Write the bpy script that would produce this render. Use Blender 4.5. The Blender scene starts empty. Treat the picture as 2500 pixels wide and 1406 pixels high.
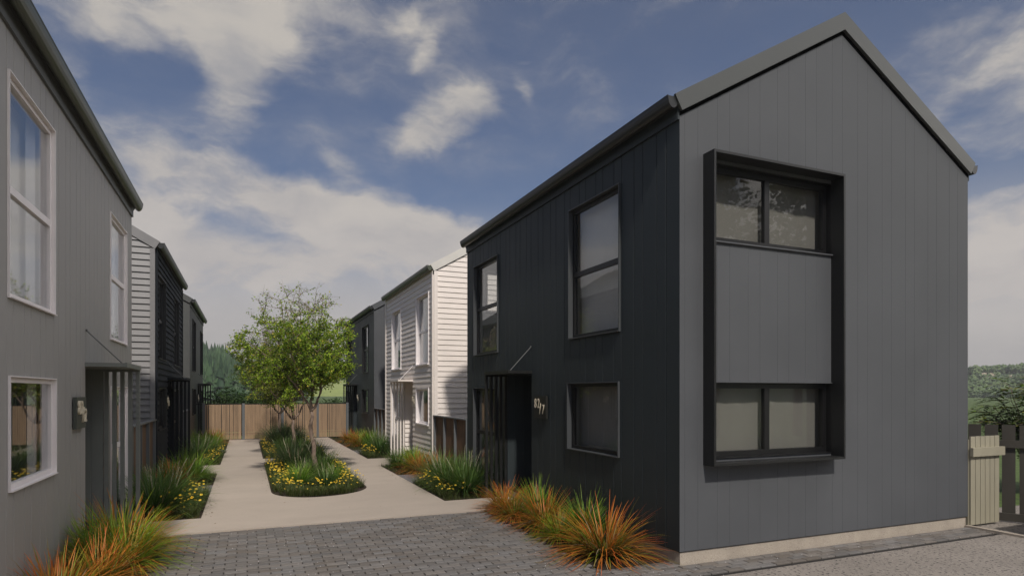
import bpy, math, random
from mathutils import Vector, Matrix
R = random.Random(7)
rad = math.radians
scene = bpy.context.scene
C = scene.collection

# ------------------------------------------------------------------ camera, world, sun, exposure
F = 1515.0 / 2500.0
YAW = math.atan(648.0 / 1515.0)
cam_d = bpy.data.cameras.new("camera")
cam_d.sensor_width = 36.0
cam_d.lens = 36.0 * F
cam_d.shift_y = (958 - 703) / 2500.0
cam_d.clip_start = 0.05
cam_d.clip_end = 5000
cam = bpy.data.objects.new("camera", cam_d)
cam.location = (0, 0, 2.0)
cam.rotation_euler = (rad(90), 0, -YAW)
C.objects.link(cam)
scene.camera = cam
scene.view_settings.view_transform = 'Standard'
scene.view_settings.look = 'None'
scene.view_settings.exposure = 0.02
scene.view_settings.gamma = 1
scene.view_settings.use_curve_mapping = False
scene.cycles.use_denoising = True
scene.cycles.max_bounces = 10
scene.cycles.transparent_max_bounces = 24
scene.cycles.caustics_reflective = False
scene.cycles.caustics_refractive = False

SUN_AZ, SUN_EL = rad(9), rad(48)      # light comes from behind the camera, a little from the left
SUNDIR = Vector((-math.sin(SUN_AZ) * math.cos(SUN_EL), -math.cos(SUN_AZ) * math.cos(SUN_EL), math.sin(SUN_EL)))
sun_d = bpy.data.lights.new("sun", 'SUN')
sun_d.energy = 3.2
sun_d.angle = rad(2.6)
sun_d.color = (1.0, 0.93, 0.85)
sun = bpy.data.objects.new("sun", sun_d)
sun.rotation_euler = SUNDIR.to_track_quat('Z', 'Y').to_euler()
sun.location = (0, -20, 25)
C.objects.link(sun)

def pxdir(px, py):
    l = (px - 1250) / 1515.0; v = (958 - py) / 1515.0
    s, c = math.sin(YAW), math.cos(YAW)
    return Vector((s + l * c, c - l * s, v)).normalized()

class NT:
    def __init__(s, tree): s.t = tree; s.t.nodes.clear()
    def n(s, typ, inputs=None, **kw):
        nd = s.t.nodes.new(typ)
        for k, v in kw.items(): setattr(nd, k, v)
        for k, v in (inputs or {}).items():
            if hasattr(v, 'is_output'): s.t.links.new(v, nd.inputs[k])
            else: nd.inputs[k].default_value = v
        return nd
    def m(s, op, a, b=0.0, c=0.0, clamp=False):
        nd = s.n('ShaderNodeMath', {0: a, 1: b, 2: c}, operation=op, use_clamp=clamp); return nd.outputs[0]
    def vm(s, op, a, b=(0, 0, 0)):
        nd = s.n('ShaderNodeVectorMath', {0: a, 1: b}, operation=op); return nd
    def mix(s, fac, a, b, blend='MIX'):
        nd = s.n('ShaderNodeMix', {0: fac, 6: a, 7: b}, data_type='RGBA', blend_type=blend); return nd.outputs[2]
    def ramp(s, v, a, b, t0=0.0, t1=1.0, smooth=True):
        nd = s.n('ShaderNodeMapRange', {0: v, 1: a, 2: b, 3: t0, 4: t1}, interpolation_type='SMOOTHSTEP' if smooth else 'LINEAR')
        return nd.outputs[0]

world = bpy.data.worlds.new("World"); scene.world = world; world.use_nodes = True
w = NT(world.node_tree)
STR = 0.10
sky = w.n('ShaderNodeTexSky', sky_type='NISHITA', sun_disc=False, sun_elevation=SUN_EL, sun_rotation=math.pi + SUN_AZ, altitude=50, air_density=1.0, dust_density=1.2, ozone_density=2.0)
tc = w.n('ShaderNodeTexCoord').outputs['Generated']
nz1 = w.n('ShaderNodeTexNoise', {'Vector': tc, 'Scale': 6.5, 'Detail': 5.0, 'Roughness': 0.55})
off = w.vm('SUBTRACT', nz1.outputs['Color'], (0.5, 0.5, 0.5)).outputs[0]
off = w.n('ShaderNodeVectorMath', {0: off, 3: 0.07}, operation='SCALE').outputs[0]
wd = w.vm('ADD', tc, off).outputs[0]
# (px, py, half width, half height, rotation deg, strength): cloud centres given as sky directions
CL = [(-600, 500, 900, 260, 0, .9), (590, 90, 160, 120, -20, 1.05), (560, 210, 90, 130, 10, .75), (120, 20, 220, 100, 0, .6), (340, 50, 140, 80, 0, .55), (120, 190, 120, 90, 0, .4), (200, -260, 700, 180, 0, .5),
      (985, 55, 56, 42, -30, .5), (1040, 125, 30, 66, -20, .55), (1010, 30, 40, 30, 0, .3),
      (1090, 290, 125, 62, 28, 1.0), (1170, 240, 60, 40, -20, .5), (985, 340, 70, 60, 20, .5), (1275, 205, 18, 50, 25, .4), (1260, 125, 30, 14, 0, .3),
      (430, 420, 230, 60, -16, .75), (720, 480, 260, 60, -18, .8), (300, 500, 130, 130, 0, .55), (980, 560, 300, 75, -8, .8), (560, 620, 420, 110, 0, .75),
      (850, 420, 60, 34, -20, .5), (1200, 640, 400, 90, 0, .6), (2480, 310, 140, 70, -15, .32), (2330, 230, 260, 40, 25, .35), (2480, 560, 200, 150, 0, .55), (2440, 700, 260, 60, 0, .5)]
acc = None
for (px, py, sx, sy, ang, k) in CL:
    c = pxdir(px, py)
    t1 = Vector((c.y, -c.x, 0)).normalized(); t2 = t1.cross(c).normalized()
    a = rad(ang); u1 = t1 * math.cos(a) + t2 * math.sin(a); u2 = -t1 * math.sin(a) + t2 * math.cos(a)
    cosf = c.dot(pxdir(1250, 958)); sc = cosf / 1515.0
    u1 = u1 / (sx * sc); u2 = u2 / (sy * sc)
    d = w.vm('SUBTRACT', wd, tuple(c)).outputs[0]
    p = w.n('ShaderNodeCombineXYZ', {0: w.vm('DOT_PRODUCT', d, tuple(u1)).outputs['Value'], 1: w.vm('DOT_PRODUCT', d, tuple(u2)).outputs['Value']}).outputs[0]
    # gentle third axis so the mirror direction of the sky gets no copy
    ln = w.vm('LENGTH', p).outputs['Value']
    front = w.ramp(w.vm('DOT_PRODUCT', tc, tuple(c)).outputs['Value'], 0.0, 0.3)
    mk = w.m('MULTIPLY', w.ramp(ln, 0.1, 1.45, k, 0.0), front)
    acc = mk if acc is None else w.m('ADD', acc, mk)
mp = w.n('ShaderNodeMapping', {'Vector': wd, 'Scale': (1, 1, 2.4)}).outputs[0]
fb = w.n('ShaderNodeTexNoise', {'Vector': mp, 'Scale': 5.5, 'Detail': 10.0, 'Roughness': 0.58, 'Lacunarity': 2.1}).outputs['Fac']
fb2 = w.n('ShaderNodeTexNoise', {'Vector': mp, 'Scale': 2.2, 'Detail': 3.0, 'Roughness': 0.5}).outputs['Fac']
sep = w.n('ShaderNodeSeparateXYZ', {0: tc}).outputs
el = sep['Z']
side = w.vm('DOT_PRODUCT', tc, (.66, -.27, 0.70)).outputs['Value']
back = w.ramp(side, 0.55, .85, 0.0, 1.4)                       # added cloud cover high at right, carrying the brightened bank
low = w.ramp(el, 0.34, 0.02, 0.0, 0.75)
dens = w.m('ADD', w.m('ADD', acc, w.m('MULTIPLY', back, w.ramp(fb2, .42, .62))), w.m('MULTIPLY', low, .85))
dens = w.m('ADD', dens, w.m('MULTIPLY', w.m('SUBTRACT', fb, 0.5), 1.9))
wisp = w.m('MULTIPLY_ADD', w.ramp(fb2, 0.35, 0.7, 0.0, 0.25), w.ramp(fb, .35, .7), .07)
fac = w.m('MAXIMUM', w.m('ADD', w.ramp(dens, 0.05, 1.15), wisp, clamp=True), w.ramp(el, .34, .09, 0.0, .95))
skyc = w.mix(1.0, sky.outputs[0], (0.47, 0.53, 0.64, 1), 'MULTIPLY')
shade = w.ramp(fb, 0.30, 0.66, 0.0, 1.0)
cl_hi = w.mix(shade, (3.5, 3.45, 3.6, 1), (5.5, 5.1, 4.6, 1))
cl_lo = w.mix(shade, (5.2, 4.8, 4.55, 1), (6.0, 5.5, 5.1, 1))
clc = w.mix(w.ramp(el, .10, .45), cl_lo, cl_hi)
gain = w.ramp(side, .80, .95, 1.0, 9.0)   # added out-of-view bright bank, boosted to fill the shaded left house front
clc = w.n('ShaderNodeVectorMath', {0: clc, 3: gain}, operation='SCALE').outputs[0]
col = w.mix(w.m('MULTIPLY', fac, 0.93), skyc, clc)
bg = w.n('ShaderNodeBackground', {'Color': col, 'Strength': STR})
out = w.n('ShaderNodeOutputWorld', {'Surface': bg.outputs[0]})

# ------------------------------------------------------------------ materials
def mat(name, base, rough=0.6, metallic=0.0, var=0.06, vscale=3.0, bump=0.0, bscale=60.0, spec=0.5, stretch=(1, 1, 1)):
    m = bpy.data.materials.new(name); m.use_nodes = True; t = NT(m.node_tree)
    co = t.n('ShaderNodeTexCoord').outputs['Object']
    mpg = t.n('ShaderNodeMapping', {'Vector': co, 'Scale': stretch}).outputs[0]
    nz = t.n('ShaderNodeTexNoise', {'Vector': mpg, 'Scale': vscale, 'Detail': 5.0, 'Roughness': 0.6}).outputs['Fac']
    f = t.ramp(nz, 0.3, 0.7, 1 - var, 1 + var, False)
    cm = t.n('ShaderNodeVectorMath', {0: base[:3], 3: f}, operation='SCALE').outputs[0]
    kw = {'Base Color': cm, 'Roughness': t.ramp(nz, .3, .7, rough * .92, min(1, rough * 1.08), False), 'Metallic': metallic, 'Specular IOR Level': spec}
    if bump:
        nb = t.n('ShaderNodeTexNoise', {'Vector': mpg, 'Scale': bscale, 'Detail': 3.0}).outputs['Fac']
        kw['Normal'] = t.n('ShaderNodeBump', {'Height': nb, 'Strength': bump, 'Distance': 0.01}).outputs[0]
    b = t.n('ShaderNodeBsdfPrincipled', kw)
    t.n('ShaderNodeOutputMaterial', {'Surface': b.outputs[0]})
    return m

def mat_attr(name, rough=0.6, trans=0.0, var=0.15, vscale=8, spec=0.3):
    """colour from the mesh's own colour attribute (leaf, blade and brick colours)"""
    m = bpy.data.materials.new(name); m.use_nodes = True; t = NT(m.node_tree)
    a = t.n('ShaderNodeAttribute', attribute_name='Col').outputs['Color']
    co = t.n('ShaderNodeTexCoord').outputs['Object']
    nz = t.n('ShaderNodeTexNoise', {'Vector': co, 'Scale': vscale, 'Detail': 3.0}).outputs['Fac']
    cm = t.n('ShaderNodeVectorMath', {0: a, 3: t.ramp(nz, .3, .7, 1 - var, 1 + var, False)}, operation='SCALE').outputs[0]
    b = t.n('ShaderNodeBsdfPrincipled', {'Base Color': cm, 'Roughness': rough, 'Specular IOR Level': spec}).outputs[0]
    if trans:
        tr = t.n('ShaderNodeBsdfTranslucent', {'Color': cm}).outputs[0]
        b = t.n('ShaderNodeMixShader', {0: trans, 1: b, 2: tr}).outputs[0]
    t.n('ShaderNodeOutputMaterial', {'Surface': b})
    return m

def mat_glass():
    m = bpy.data.materials.new('window_glass'); m.use_nodes = True; t = NT(m.node_tree)
    g = t.n('ShaderNodeBsdfGlossy', {'Color': (.95, .96, .97, 1), 'Roughness': 0.0}).outputs[0]
    tr = t.n('ShaderNodeBsdfTransparent', {'Color': (.90, .91, .91, 1)}).outputs[0]
    ge = t.n('ShaderNodeNewGeometry').outputs
    cs = t.m('ABSOLUTE', t.vm('DOT_PRODUCT', ge['Incoming'], ge['Normal']).outputs['Value'])
    f = t.m('MULTIPLY_ADD', t.m('POWER', t.m('SUBTRACT', 1.0, cs, clamp=True), 4.0), .92, .035, clamp=True)
    x = t.n('ShaderNodeMixShader', {0: f, 1: tr, 2: g}).outputs[0]
    t.n('ShaderNodeOutputMaterial', {'Surface': x})
    return m

def mat_speckle(name, base, dark, light, scale, rough=0.85, bump=0.25, big=1.2, amt=(.58, .68), streak=(1, 1, 1), amp=.13):
    m = bpy.data.materials.new(name); m.use_nodes = True; t = NT(m.node_tree)
    co = t.n('ShaderNodeTexCoord').outputs['Object']
    co2 = t.n('ShaderNodeMapping', {'Vector': co, 'Scale': streak}).outputs[0]
    n1 = t.n('ShaderNodeTexNoise', {'Vector': co, 'Scale': scale, 'Detail': 2.0, 'Roughness': 0.5}).outputs['Fac']
    n2 = t.n('ShaderNodeTexNoise', {'Vector': co2, 'Scale': big, 'Detail': 6.0, 'Roughness': 0.65}).outputs['Fac']
    n3 = t.n('ShaderNodeTexNoise', {'Vector': co, 'Scale': scale * 1.7, 'Detail': 1.0}).outputs['Fac']
    c = t.mix(t.ramp(n1, amt[0], amt[1]), base, dark)
    c = t.mix(t.ramp(n3, .62, .72), c, light)
    c = t.n('ShaderNodeVectorMath', {0: c, 3: t.ramp(n2, .3, .7, 1 - amp, 1 + amp, False)}, operation='SCALE').outputs[0]
    bp = t.n('ShaderNodeBump', {'Height': n1, 'Strength': bump, 'Distance': 0.006}).outputs[0]
    b = t.n('ShaderNodeBsdfPrincipled', {'Base Color': c, 'Roughness': rough, 'Normal': bp, 'Specular IOR Level': .3}).outputs[0]
    t.n('ShaderNodeOutputMaterial', {'Surface': b})
    return m

M = dict(
    gable_grey=mat('painted_grey_board', (.085, .089, .095), .6, var=.08, vscale=.9, spec=.25),
    dark_board=mat('painted_charcoal_board', (.029, .037, .040), .55, var=.10, vscale=1.2, spec=.3),
    light_board=mat('painted_stone_grey_board', (.335, .325, .31), .6, var=.05, vscale=1.2),
    white_board=mat('painted_white_board', (.80, .73, .67), .55, var=.04, vscale=2),
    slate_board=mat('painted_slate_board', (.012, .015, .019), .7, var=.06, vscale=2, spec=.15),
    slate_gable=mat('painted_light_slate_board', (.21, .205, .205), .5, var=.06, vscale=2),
    black_green=mat('painted_black_green_board', (.020, .022, .020), .55, var=.08),
    mid_grey=mat('painted_mid_grey_board', (.12, .125, .12), .55, var=.06),
    black_metal=mat('black_frame_metal', (.007, .007, .0075), .4, var=.1),
    hood_metal=mat('dark_hood_metal', (.011, .0115, .0115), .45, var=.08),
    roof_metal=mat('grey_roof_metal', (.078, .082, .078), .45, metallic=.1, var=.05, stretch=(1, 1, 1)),
    roof_dark=mat('dark_roof_metal', (.022, .023, .022), .42, var=.08),
    roof_white=mat('pale_roof_metal', (.62, .60, .55), .5, var=.05),
    gutter_green=mat('olive_gutter_metal', (.075, .085, .062), .38, var=.08),
    white_frame=mat('white_frame_paint', (.86, .81, .80), .45, var=.03),
    green_grey=mat('grey_green_porch_paint', (.21, .22, .20), .5, var=.06),
    plaster=mat('interior_plaster', (.66, .63, .59), .9, var=.03),
    floorwood=mat('interior_floor', (.25, .18, .12), .6, var=.15, stretch=(1, 8, 1)),
    blind=mat('beige_blind_fabric', (.22, .205, .18), .9, var=.03),
    curtain=mat('white_curtain_fabric', (.72, .69, .70), .9, var=.03),
    glass=mat_glass(),
    door=mat('dark_door_paint', (.02, .021, .022), .45),
    concrete_plinth=mat_speckle('plinth_concrete', (.37, .32, .26, 1), (.28, .24, .20, 1), (.48, .43, .37, 1), 55, big=3),
    path=mat_speckle('path_concrete', (.42, .36, .30, 1), (.36, .31, .255, 1), (.51, .45, .385, 1), 90, rough=.8, bump=.08, big=.8, amt=(.5, .8), streak=(.8, 1.5, 1), amp=.07),
    asphalt=mat_speckle('pinkish_asphalt', (.225, .20, .175, 1), (.06, .055, .05, 1), (.34, .31, .28, 1), 26, rough=.85, bump=.5, big=1.3, amt=(.56, .64)),
    gravel=mat_speckle('grey_gravel', (.19, .18, .18, 1), (.06, .058, .058, 1), (.36, .34, .33, 1), 60, bump=.8, amt=(.45, .6)),
    soil=mat_speckle('dark_mulch', (.045, .032, .020, 1), (.018, .013, .010, 1), (.10, .075, .045, 1), 45, bump=1.0, amt=(.45, .6)),
    sand=mat('joint_sand', (.014, .012, .010), .95, var=.3, vscale=30),
    brick_brown=mat_speckle('brown_footing', (.22, .13, .09, 1), (.12, .075, .055, 1), (.30, .2, .15, 1), 30),
    paver=mat_attr('paver_clay', .62, var=.10, vscale=30, spec=.4),
    blade=mat_attr('grass_blade', .5, trans=.35, var=.10, spec=.35),
    leaf=mat_attr('tree_leaf', .5, trans=.4, var=.12, spec=.3),
    petal=mat_attr('flower_petal', .6, trans=.15, var=.05),
    bark=mat('smooth_grey_brown_bark', (.20, .145, .11), .8, var=.35, vscale=12, bump=.6, bscale=30, stretch=(1, 1, .35)),
    timber=mat('weathered_timber', (.36, .245, .15), .75, var=.22, vscale=14, bump=.2, stretch=(1, 1, .08)),
    timber_brown=mat('brown_timber', (.15, .085, .048), .7, var=.25, vscale=14, stretch=(1, 1, .08)),
    fence_steel=mat('grey_fence_steel', (.13, .14, .145), .45, var=.05),
    beige_fence=mat('beige_fence_paint', (.31, .285, .21), .6, var=.06, vscale=5, stretch=(1, 1, .2)),
    dark_fence=mat('dark_stained_fence', (.052, .046, .036), .65, var=.12, vscale=6, stretch=(1, 1, .15)),
    brass=mat('pale_brass_digits', (.70, .62, .47), .45, var=.05),
    plaque_dark=mat('black_plaque', (.016, .016, .013), .5),
    plaque_green=mat('grey_green_plaque', (.07, .078, .064), .5),
    plaque_white=mat('white_plaque', (.42, .39, .33), .5),
    lawn=mat_speckle('meadow_grass', (.075, .115, .028, 1), (.050, .080, .02, 1), (.11, .15, .04, 1), 6, bump=.6, big=.05, amt=(.4, .7)),
    pale_field=mat_speckle('pale_meadow', (.27, .32, .07, 1), (.2, .26, .05, 1), (.34, .37, .11, 1), .3, bump=.2, big=.02, amt=(.4, .7)),
    hillgrass=mat_speckle('hill_grass', (.045, .080, .028, 1), (.028, .055, .018, 1), (.07, .10, .04, 1), .2, bump=.4, big=.02, amt=(.4, .7)),
    sur_grey=mat('grey_window_flashing', (.06, .065, .068), .5, var=.05),
    plaster_dim=mat('beige_interior_screen', (.33, .31, .28), .9, var=.05),
    matt_black=mat('matt_black_shade_paint', (.004, .004, .004), .95, spec=.0),
    far_grey=mat('painted_dull_grey_board', (.07, .073, .07), .6, var=.06),
    wallcloth=mat('pale_interior_screen', (.78, .74, .69), .9, var=.04),
    cliff=mat_speckle('chalk_cliff', (.62, .54, .42, 1), (.30, .26, .18, 1), (.75, .68, .55, 1), .5, bump=1, amt=(.5, .6)),
)

# ------------------------------------------------------------------ mesh helpers
class MB:
    def __init__(s, T=None): s.v = []; s.f = []; s.mi = []; s.c = []; s.T = T; s.cur = (1, 1, 1); s.m = 0; s.usec = False
    def add(s, pts, faces, mi=None):
        b = len(s.v)
        for p in pts:
            s.v.append(s.T(*p) if s.T else tuple(p)); s.c.append(s.cur)
        for f in faces: s.f.append(tuple(b + i for i in f)); s.mi.append(s.m if mi is None else mi)
    def quad(s, a, b, c, d, mi=None): s.add([a, b, c, d], [(0, 1, 2, 3)], mi)
    def box(s, x0, x1, y0, y1, z0, z1, mi=None):
        s.add([(x0, y0, z0), (x1, y0, z0), (x1, y1, z0), (x0, y1, z0), (x0, y0, z1), (x1, y0, z1), (x1, y1, z1), (x0, y1, z1)],
              [(0, 3, 2, 1), (4, 5, 6, 7), (0, 1, 5, 4), (1, 2, 6, 5), (2, 3, 7, 6), (3, 0, 4, 7)], mi)
    def prism(s, poly, mapf, h0, h1, mi=None):
        n = len(poly)
        pts = [mapf(a, b, h0) for a, b in poly] + [mapf(a, b, h1) for a, b in poly]
        s.add(pts, [tuple(range(n - 1, -1, -1)), tuple(range(n, 2 * n))] + [(i, (i + 1) % n, (i + 1) % n + n, i + n) for i in range(n)], mi)
    def tube(s, pts, radii, n=6, cap=True, mi=None):
        pts = [Vector(p) for p in pts]; rings = []
        up = Vector((0.3, 0.2, 1)).normalized()
        for i, p in enumerate(pts):
            d = (pts[min(i + 1, len(pts) - 1)] - pts[max(i - 1, 0)])
            if d.length < 1e-9: d = Vector((0, 0, 1))
            d.normalize(); a = d.cross(up)
            if a.length < .05: a = d.cross(Vector((1, 0, 0)))
            a.normalize(); b = d.cross(a)
            r = radii[i] if hasattr(radii, '__len__') else radii
            rings.append([p + (a * math.cos(2 * math.pi * k / n) + b * math.sin(2 * math.pi * k / n)) * r for k in range(n)])
        pv = [tuple(q) for rg in rings for q in rg]; fs = []
        for i in range(len(pts) - 1):
            for k in range(n): fs.append((i * n + k, i * n + (k + 1) % n, (i + 1) * n + (k + 1) % n, (i + 1) * n + k))
        if cap: fs.append(tuple(range(n - 1, -1, -1))); fs.append(tuple((len(pts) - 1) * n + k for k in range(n)))
        s.add(pv, fs, mi)
    def build(s, name, mats, parent=None, org=None, smooth=False, label=None, mesh_only=False):
        if not isinstance(mats, (list, tuple)): mats = [mats]
        me = bpy.data.meshes.new(name)
        if parent is not None: o0 = parent['_w'] if '_w' in parent else (0, 0, 0)
        else: o0 = org or (0, 0, 0)
        vs = [(x - o0[0], y - o0[1], z - o0[2]) for x, y, z in s.v]
        me.from_pydata(vs, [], s.f)
        for m in mats: me.materials.append(m)
        if any(s.mi): me.polygons.foreach_set('material_index', s.mi)
        if smooth: me.polygons.foreach_set('use_smooth', [True] * len(s.f))
        if s.usec:
            ca = me.color_attributes.new('Col', 'FLOAT_COLOR', 'POINT')
            ca.data.foreach_set('color', [q for c in s.c for q in (c[0], c[1], c[2], 1)])
        me.update()
        if mesh_only: return me
        o = bpy.data.objects.new(name, me); C.objects.link(o)
        if parent is not None:
            o.parent = parent; o['_w'] = tuple(o0)
        else: o.location = o0; o['_w'] = tuple(o0)
        if label: o['label'] = label
        return o

def tag(o, label=None, cat=None, group=None, kind=None):
    if label: o['label'] = label
    if cat: o['category'] = cat
    if group: o['group'] = group
    if kind: o['kind'] = kind
    return o
def thing(name, label, cat, loc, group=None):
    o = bpy.data.objects.new(name, None); o.empty_display_size = .3; C.objects.link(o); o.location = loc; o['_w'] = tuple(loc)
    return tag(o, label, cat, group)
def struct(mb, name, m): return tag(mb.build(name, m), kind='structure')

# ------------------------------------------------------------------ ground, roads, paths
XL, XR = -1.9, 4.6
def sstep(a, b, x):
    t = max(0, min(1, (x - a) / (b - a))); return t * t * (3 - 2 * t)
g = MB()
N, RR = 96, [0, 8, 20, 40, 80, 140, 220, 320, 480, 700, 1000, 1500, 2500]
for r in RR:
    for k in range(N):
        a = 2 * math.pi * k / N
        g.v.append((r * math.sin(a), 12 + r * math.cos(a), -0.03)); g.c.append((1, 1, 1))
for i in range(len(RR) - 1):
    for k in range(N):
        g.f.append((i * N + k, i * N + (k + 1) % N, (i + 1) * N + (k + 1) % N, (i + 1) * N + k)); g.mi.append(0)
struct(g, 'ground', M['lawn'])

def sheet(name, poly, z, m, th=0.0):
    b = MB()
    if th: b.prism(poly, lambda x, y, h: (x, y, h), z - th, z)
    else: b.add([(x, y, z) for x, y in poly], [tuple(range(len(poly)))])
    return b
struct(sheet('s', [(-30, -30), (9.83, -30), (9.83, 5.34), (-30, 5.34)], 0.0, None), 'road', M['asphalt'])
struct(sheet('s', [(-1.9, 5.34), (9.83, 5.34), (9.83, 9.83), (-1.9, 9.83)], -.014, None), 'paving_bed', M['sand'])
struct(sheet('s', [(-1.9, 9.83), (XR + 1.0, 9.83), (XR + 1.0, 28.9), (-1.9 - 1.0, 28.9), (-2.9, 9.83)], -.010, None), 'garden_soil', M['soil'])
# pavers, laid as real bricks with open joints
pv = MB(); pv.usec = True
def bricks(x0, x1, y0, y1, clip=None):
    bl, bw, j = .24, .1, .0125
    row = 0; y = y1
    while y - bw > y0 - .001 + 0.02:
        x = x0 - (row % 2) * bl / 2 - R.uniform(0, .012)
        while x < x1:
            a, b = max(x, x0), min(x + bl - j, x1)
            if b - a > .03 and (clip is None or clip((a + b) / 2, y - bw / 2)):
                yj = R.uniform(-.0015, .0015); zt = R.uniform(-.0025, .0025) + .003
                g0 = R.uniform(.105, .165); wv = R.uniform(.006, .018)
                pv.cur = (g0 + wv, g0 + .0 * wv, g0 - wv)
                A, B2, Cc, D = a, b, y - bw + j + yj, y + yj; ch = .004
                pts = [(A, Cc, -.02), (B2, Cc, -.02), (B2, D, -.02), (A, D, -.02), (A, Cc, zt - ch), (B2, Cc, zt - ch), (B2, D, zt - ch), (A, D, zt - ch),
                       (A + ch, Cc + ch, zt), (B2 - ch, Cc + ch, zt), (B2 - ch, D - ch, zt), (A + ch, D - ch, zt)]
                pv.add(pts, [(0, 1, 5, 4), (1, 2, 6, 5), (2, 3, 7, 6), (3, 0, 4, 7), (4, 5, 9, 8), (5, 6, 10, 9), (6, 7, 11, 10), (7, 4, 8, 11), (8, 9, 10, 11)])
            x += bl
        y -= bw; row += 1
def clip_front(x, y):
    if x > XR and y > 5.83: return False
    if y > 6.02 and x > 3.66: return False
    if x < -1.02: return False
    return True
bricks(-1.9, XR + .02, 5.34, 9.83, clip_front)
bricks(XR + .02, 9.83, 5.34, 5.825)
struct(pv, 'paving', M['paver'])
gt = MB()
for _ in range(330):
    x, y = R.uniform(-1.0, 4.6), R.uniform(5.36, 9.8)
    if not clip_front(x, y): x, y = R.uniform(3.7, 9.8), R.uniform(5.36, 5.8)
    y = 9.83 - round((9.83 - y) / .1) * .1 + R.uniform(-.006, .01); e = R.uniform(.0025, .006)
    gt.add([(x - e, y, .004), (x, y - e, .004), (x + e, y, .004), (x, y + e, .004), (x, y, .004 + e)], [(0, 1, 4), (1, 2, 4), (2, 3, 4), (3, 0, 4)])
tag(gt.build('grit', M['curtain']), 'specks of pale grit lying in the paving joints', 'grit', kind='stuff')
struct(sheet('s', [(3.68, 6.03), (4.62, 6.03), (4.62, 9.83), (3.68, 9.83)], .004, None), 'planting_bed', M['soil'])
struct(sheet('s', [(-1.92, 3.0), (-1.03, 3.0), (-1.03, 9.83), (-1.92, 9.83)], .004, None), 'planting_bed', M['soil'])
ed = MB(); ed.box(9.83, 9.9, -6, 5.84, -.05, .03); struct(ed, 'kerb', M['concrete_plinth'])
struct(sheet('s', [(9.9, -6), (14.5, -6), (14.5, 6.6), (9.9, 6.6)], .0, None), 'side_path', M['asphalt'])

# concrete path, a frame of slabs around the planted island
pz = .022
pb = MB()
def slab(poly): pb.prism(poly, lambda x, y, h: (x, y, h), -.04, pz)
slab([(-1.95, 9.835), (3.33, 9.835), (3.33, 10.92), (-1.95, 10.92)])
slab([(3.33, 9.835), (5.6, 9.835), (5.6, 10.92), (3.33, 10.92)])
IL, IR, IB, IT = .45, 2.33, 12.28, 18.74
slab([(-.66, 10.92), (.45, 10.92), (.45, 17.05), (-.66, 17.05)])
slab([(-.66, 17.05), (.45, 17.05), (.45, 18.8), (-.66, 18.8)])
slab([(-.66, 18.8), (.45, 18.8), (.45, 28.9), (-.66, 28.9)])
slab([(2.33, 10.92), (3.33, 10.92), (3.33, 17.05), (2.33, 17.05)])
slab([(2.33, 17.05), (3.33, 17.05), (3.33, 18.8), (2.33, 18.8)])
slab([(2.33, 18.8), (3.33, 18.8), (3.33, 28.9), (2.33, 28.9)])
slab([(.45, 18.74), (2.33, 18.74), (2.33, 20.02), (.45, 20.02)])
slab([(-1.9, 17.07), (-.66, 17.07), (-.66, 18.77), (-1.9, 18.77)])
slab([(3.33, 17.05), (5.6, 17.05), (5.6, 18.77), (3.33, 18.77)])
slab([(.45, 27.6), (2.33, 27.6), (2.33, 28.9), (.45, 28.9)])
# front piece with the rounded nose of the island cut out of it
arc = []
for k in range(17):      # left tight curve then broad sweep to the right side
    t = k / 16.0
    a = math.pi + t * math.pi / 2
    arc.append((1.25 + .80 * math.cos(a), 13.25 + .97 * math.sin(a)))
for k in range(1, 17):
    a = 1.5 * math.pi + k / 16.0 * math.pi / 2
    arc.append((1.25 + 1.08 * math.cos(a), 13.35 + 1.07 * math.sin(a)))
poly = [(.45, 10.92), (.45, 13.25)] + arc[1:] + [(2.33, 10.92)]
slab(poly)
struct(pb, 'path', M['path'])
gv = MB()
for x0, x1, y0, y1 in ((3.33, 4.6, 13.5, 14.9), (-1.9, -.66, 13.75, 14.85), (3.33, 4.6, 20.9, 21.9), (-1.9, -.66, 23.0, 23.9)):
    gv.box(x0 + .005, x1, y0, y1, -.03, .006)
struct(gv, 'gravel_strip', M['gravel'])

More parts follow.
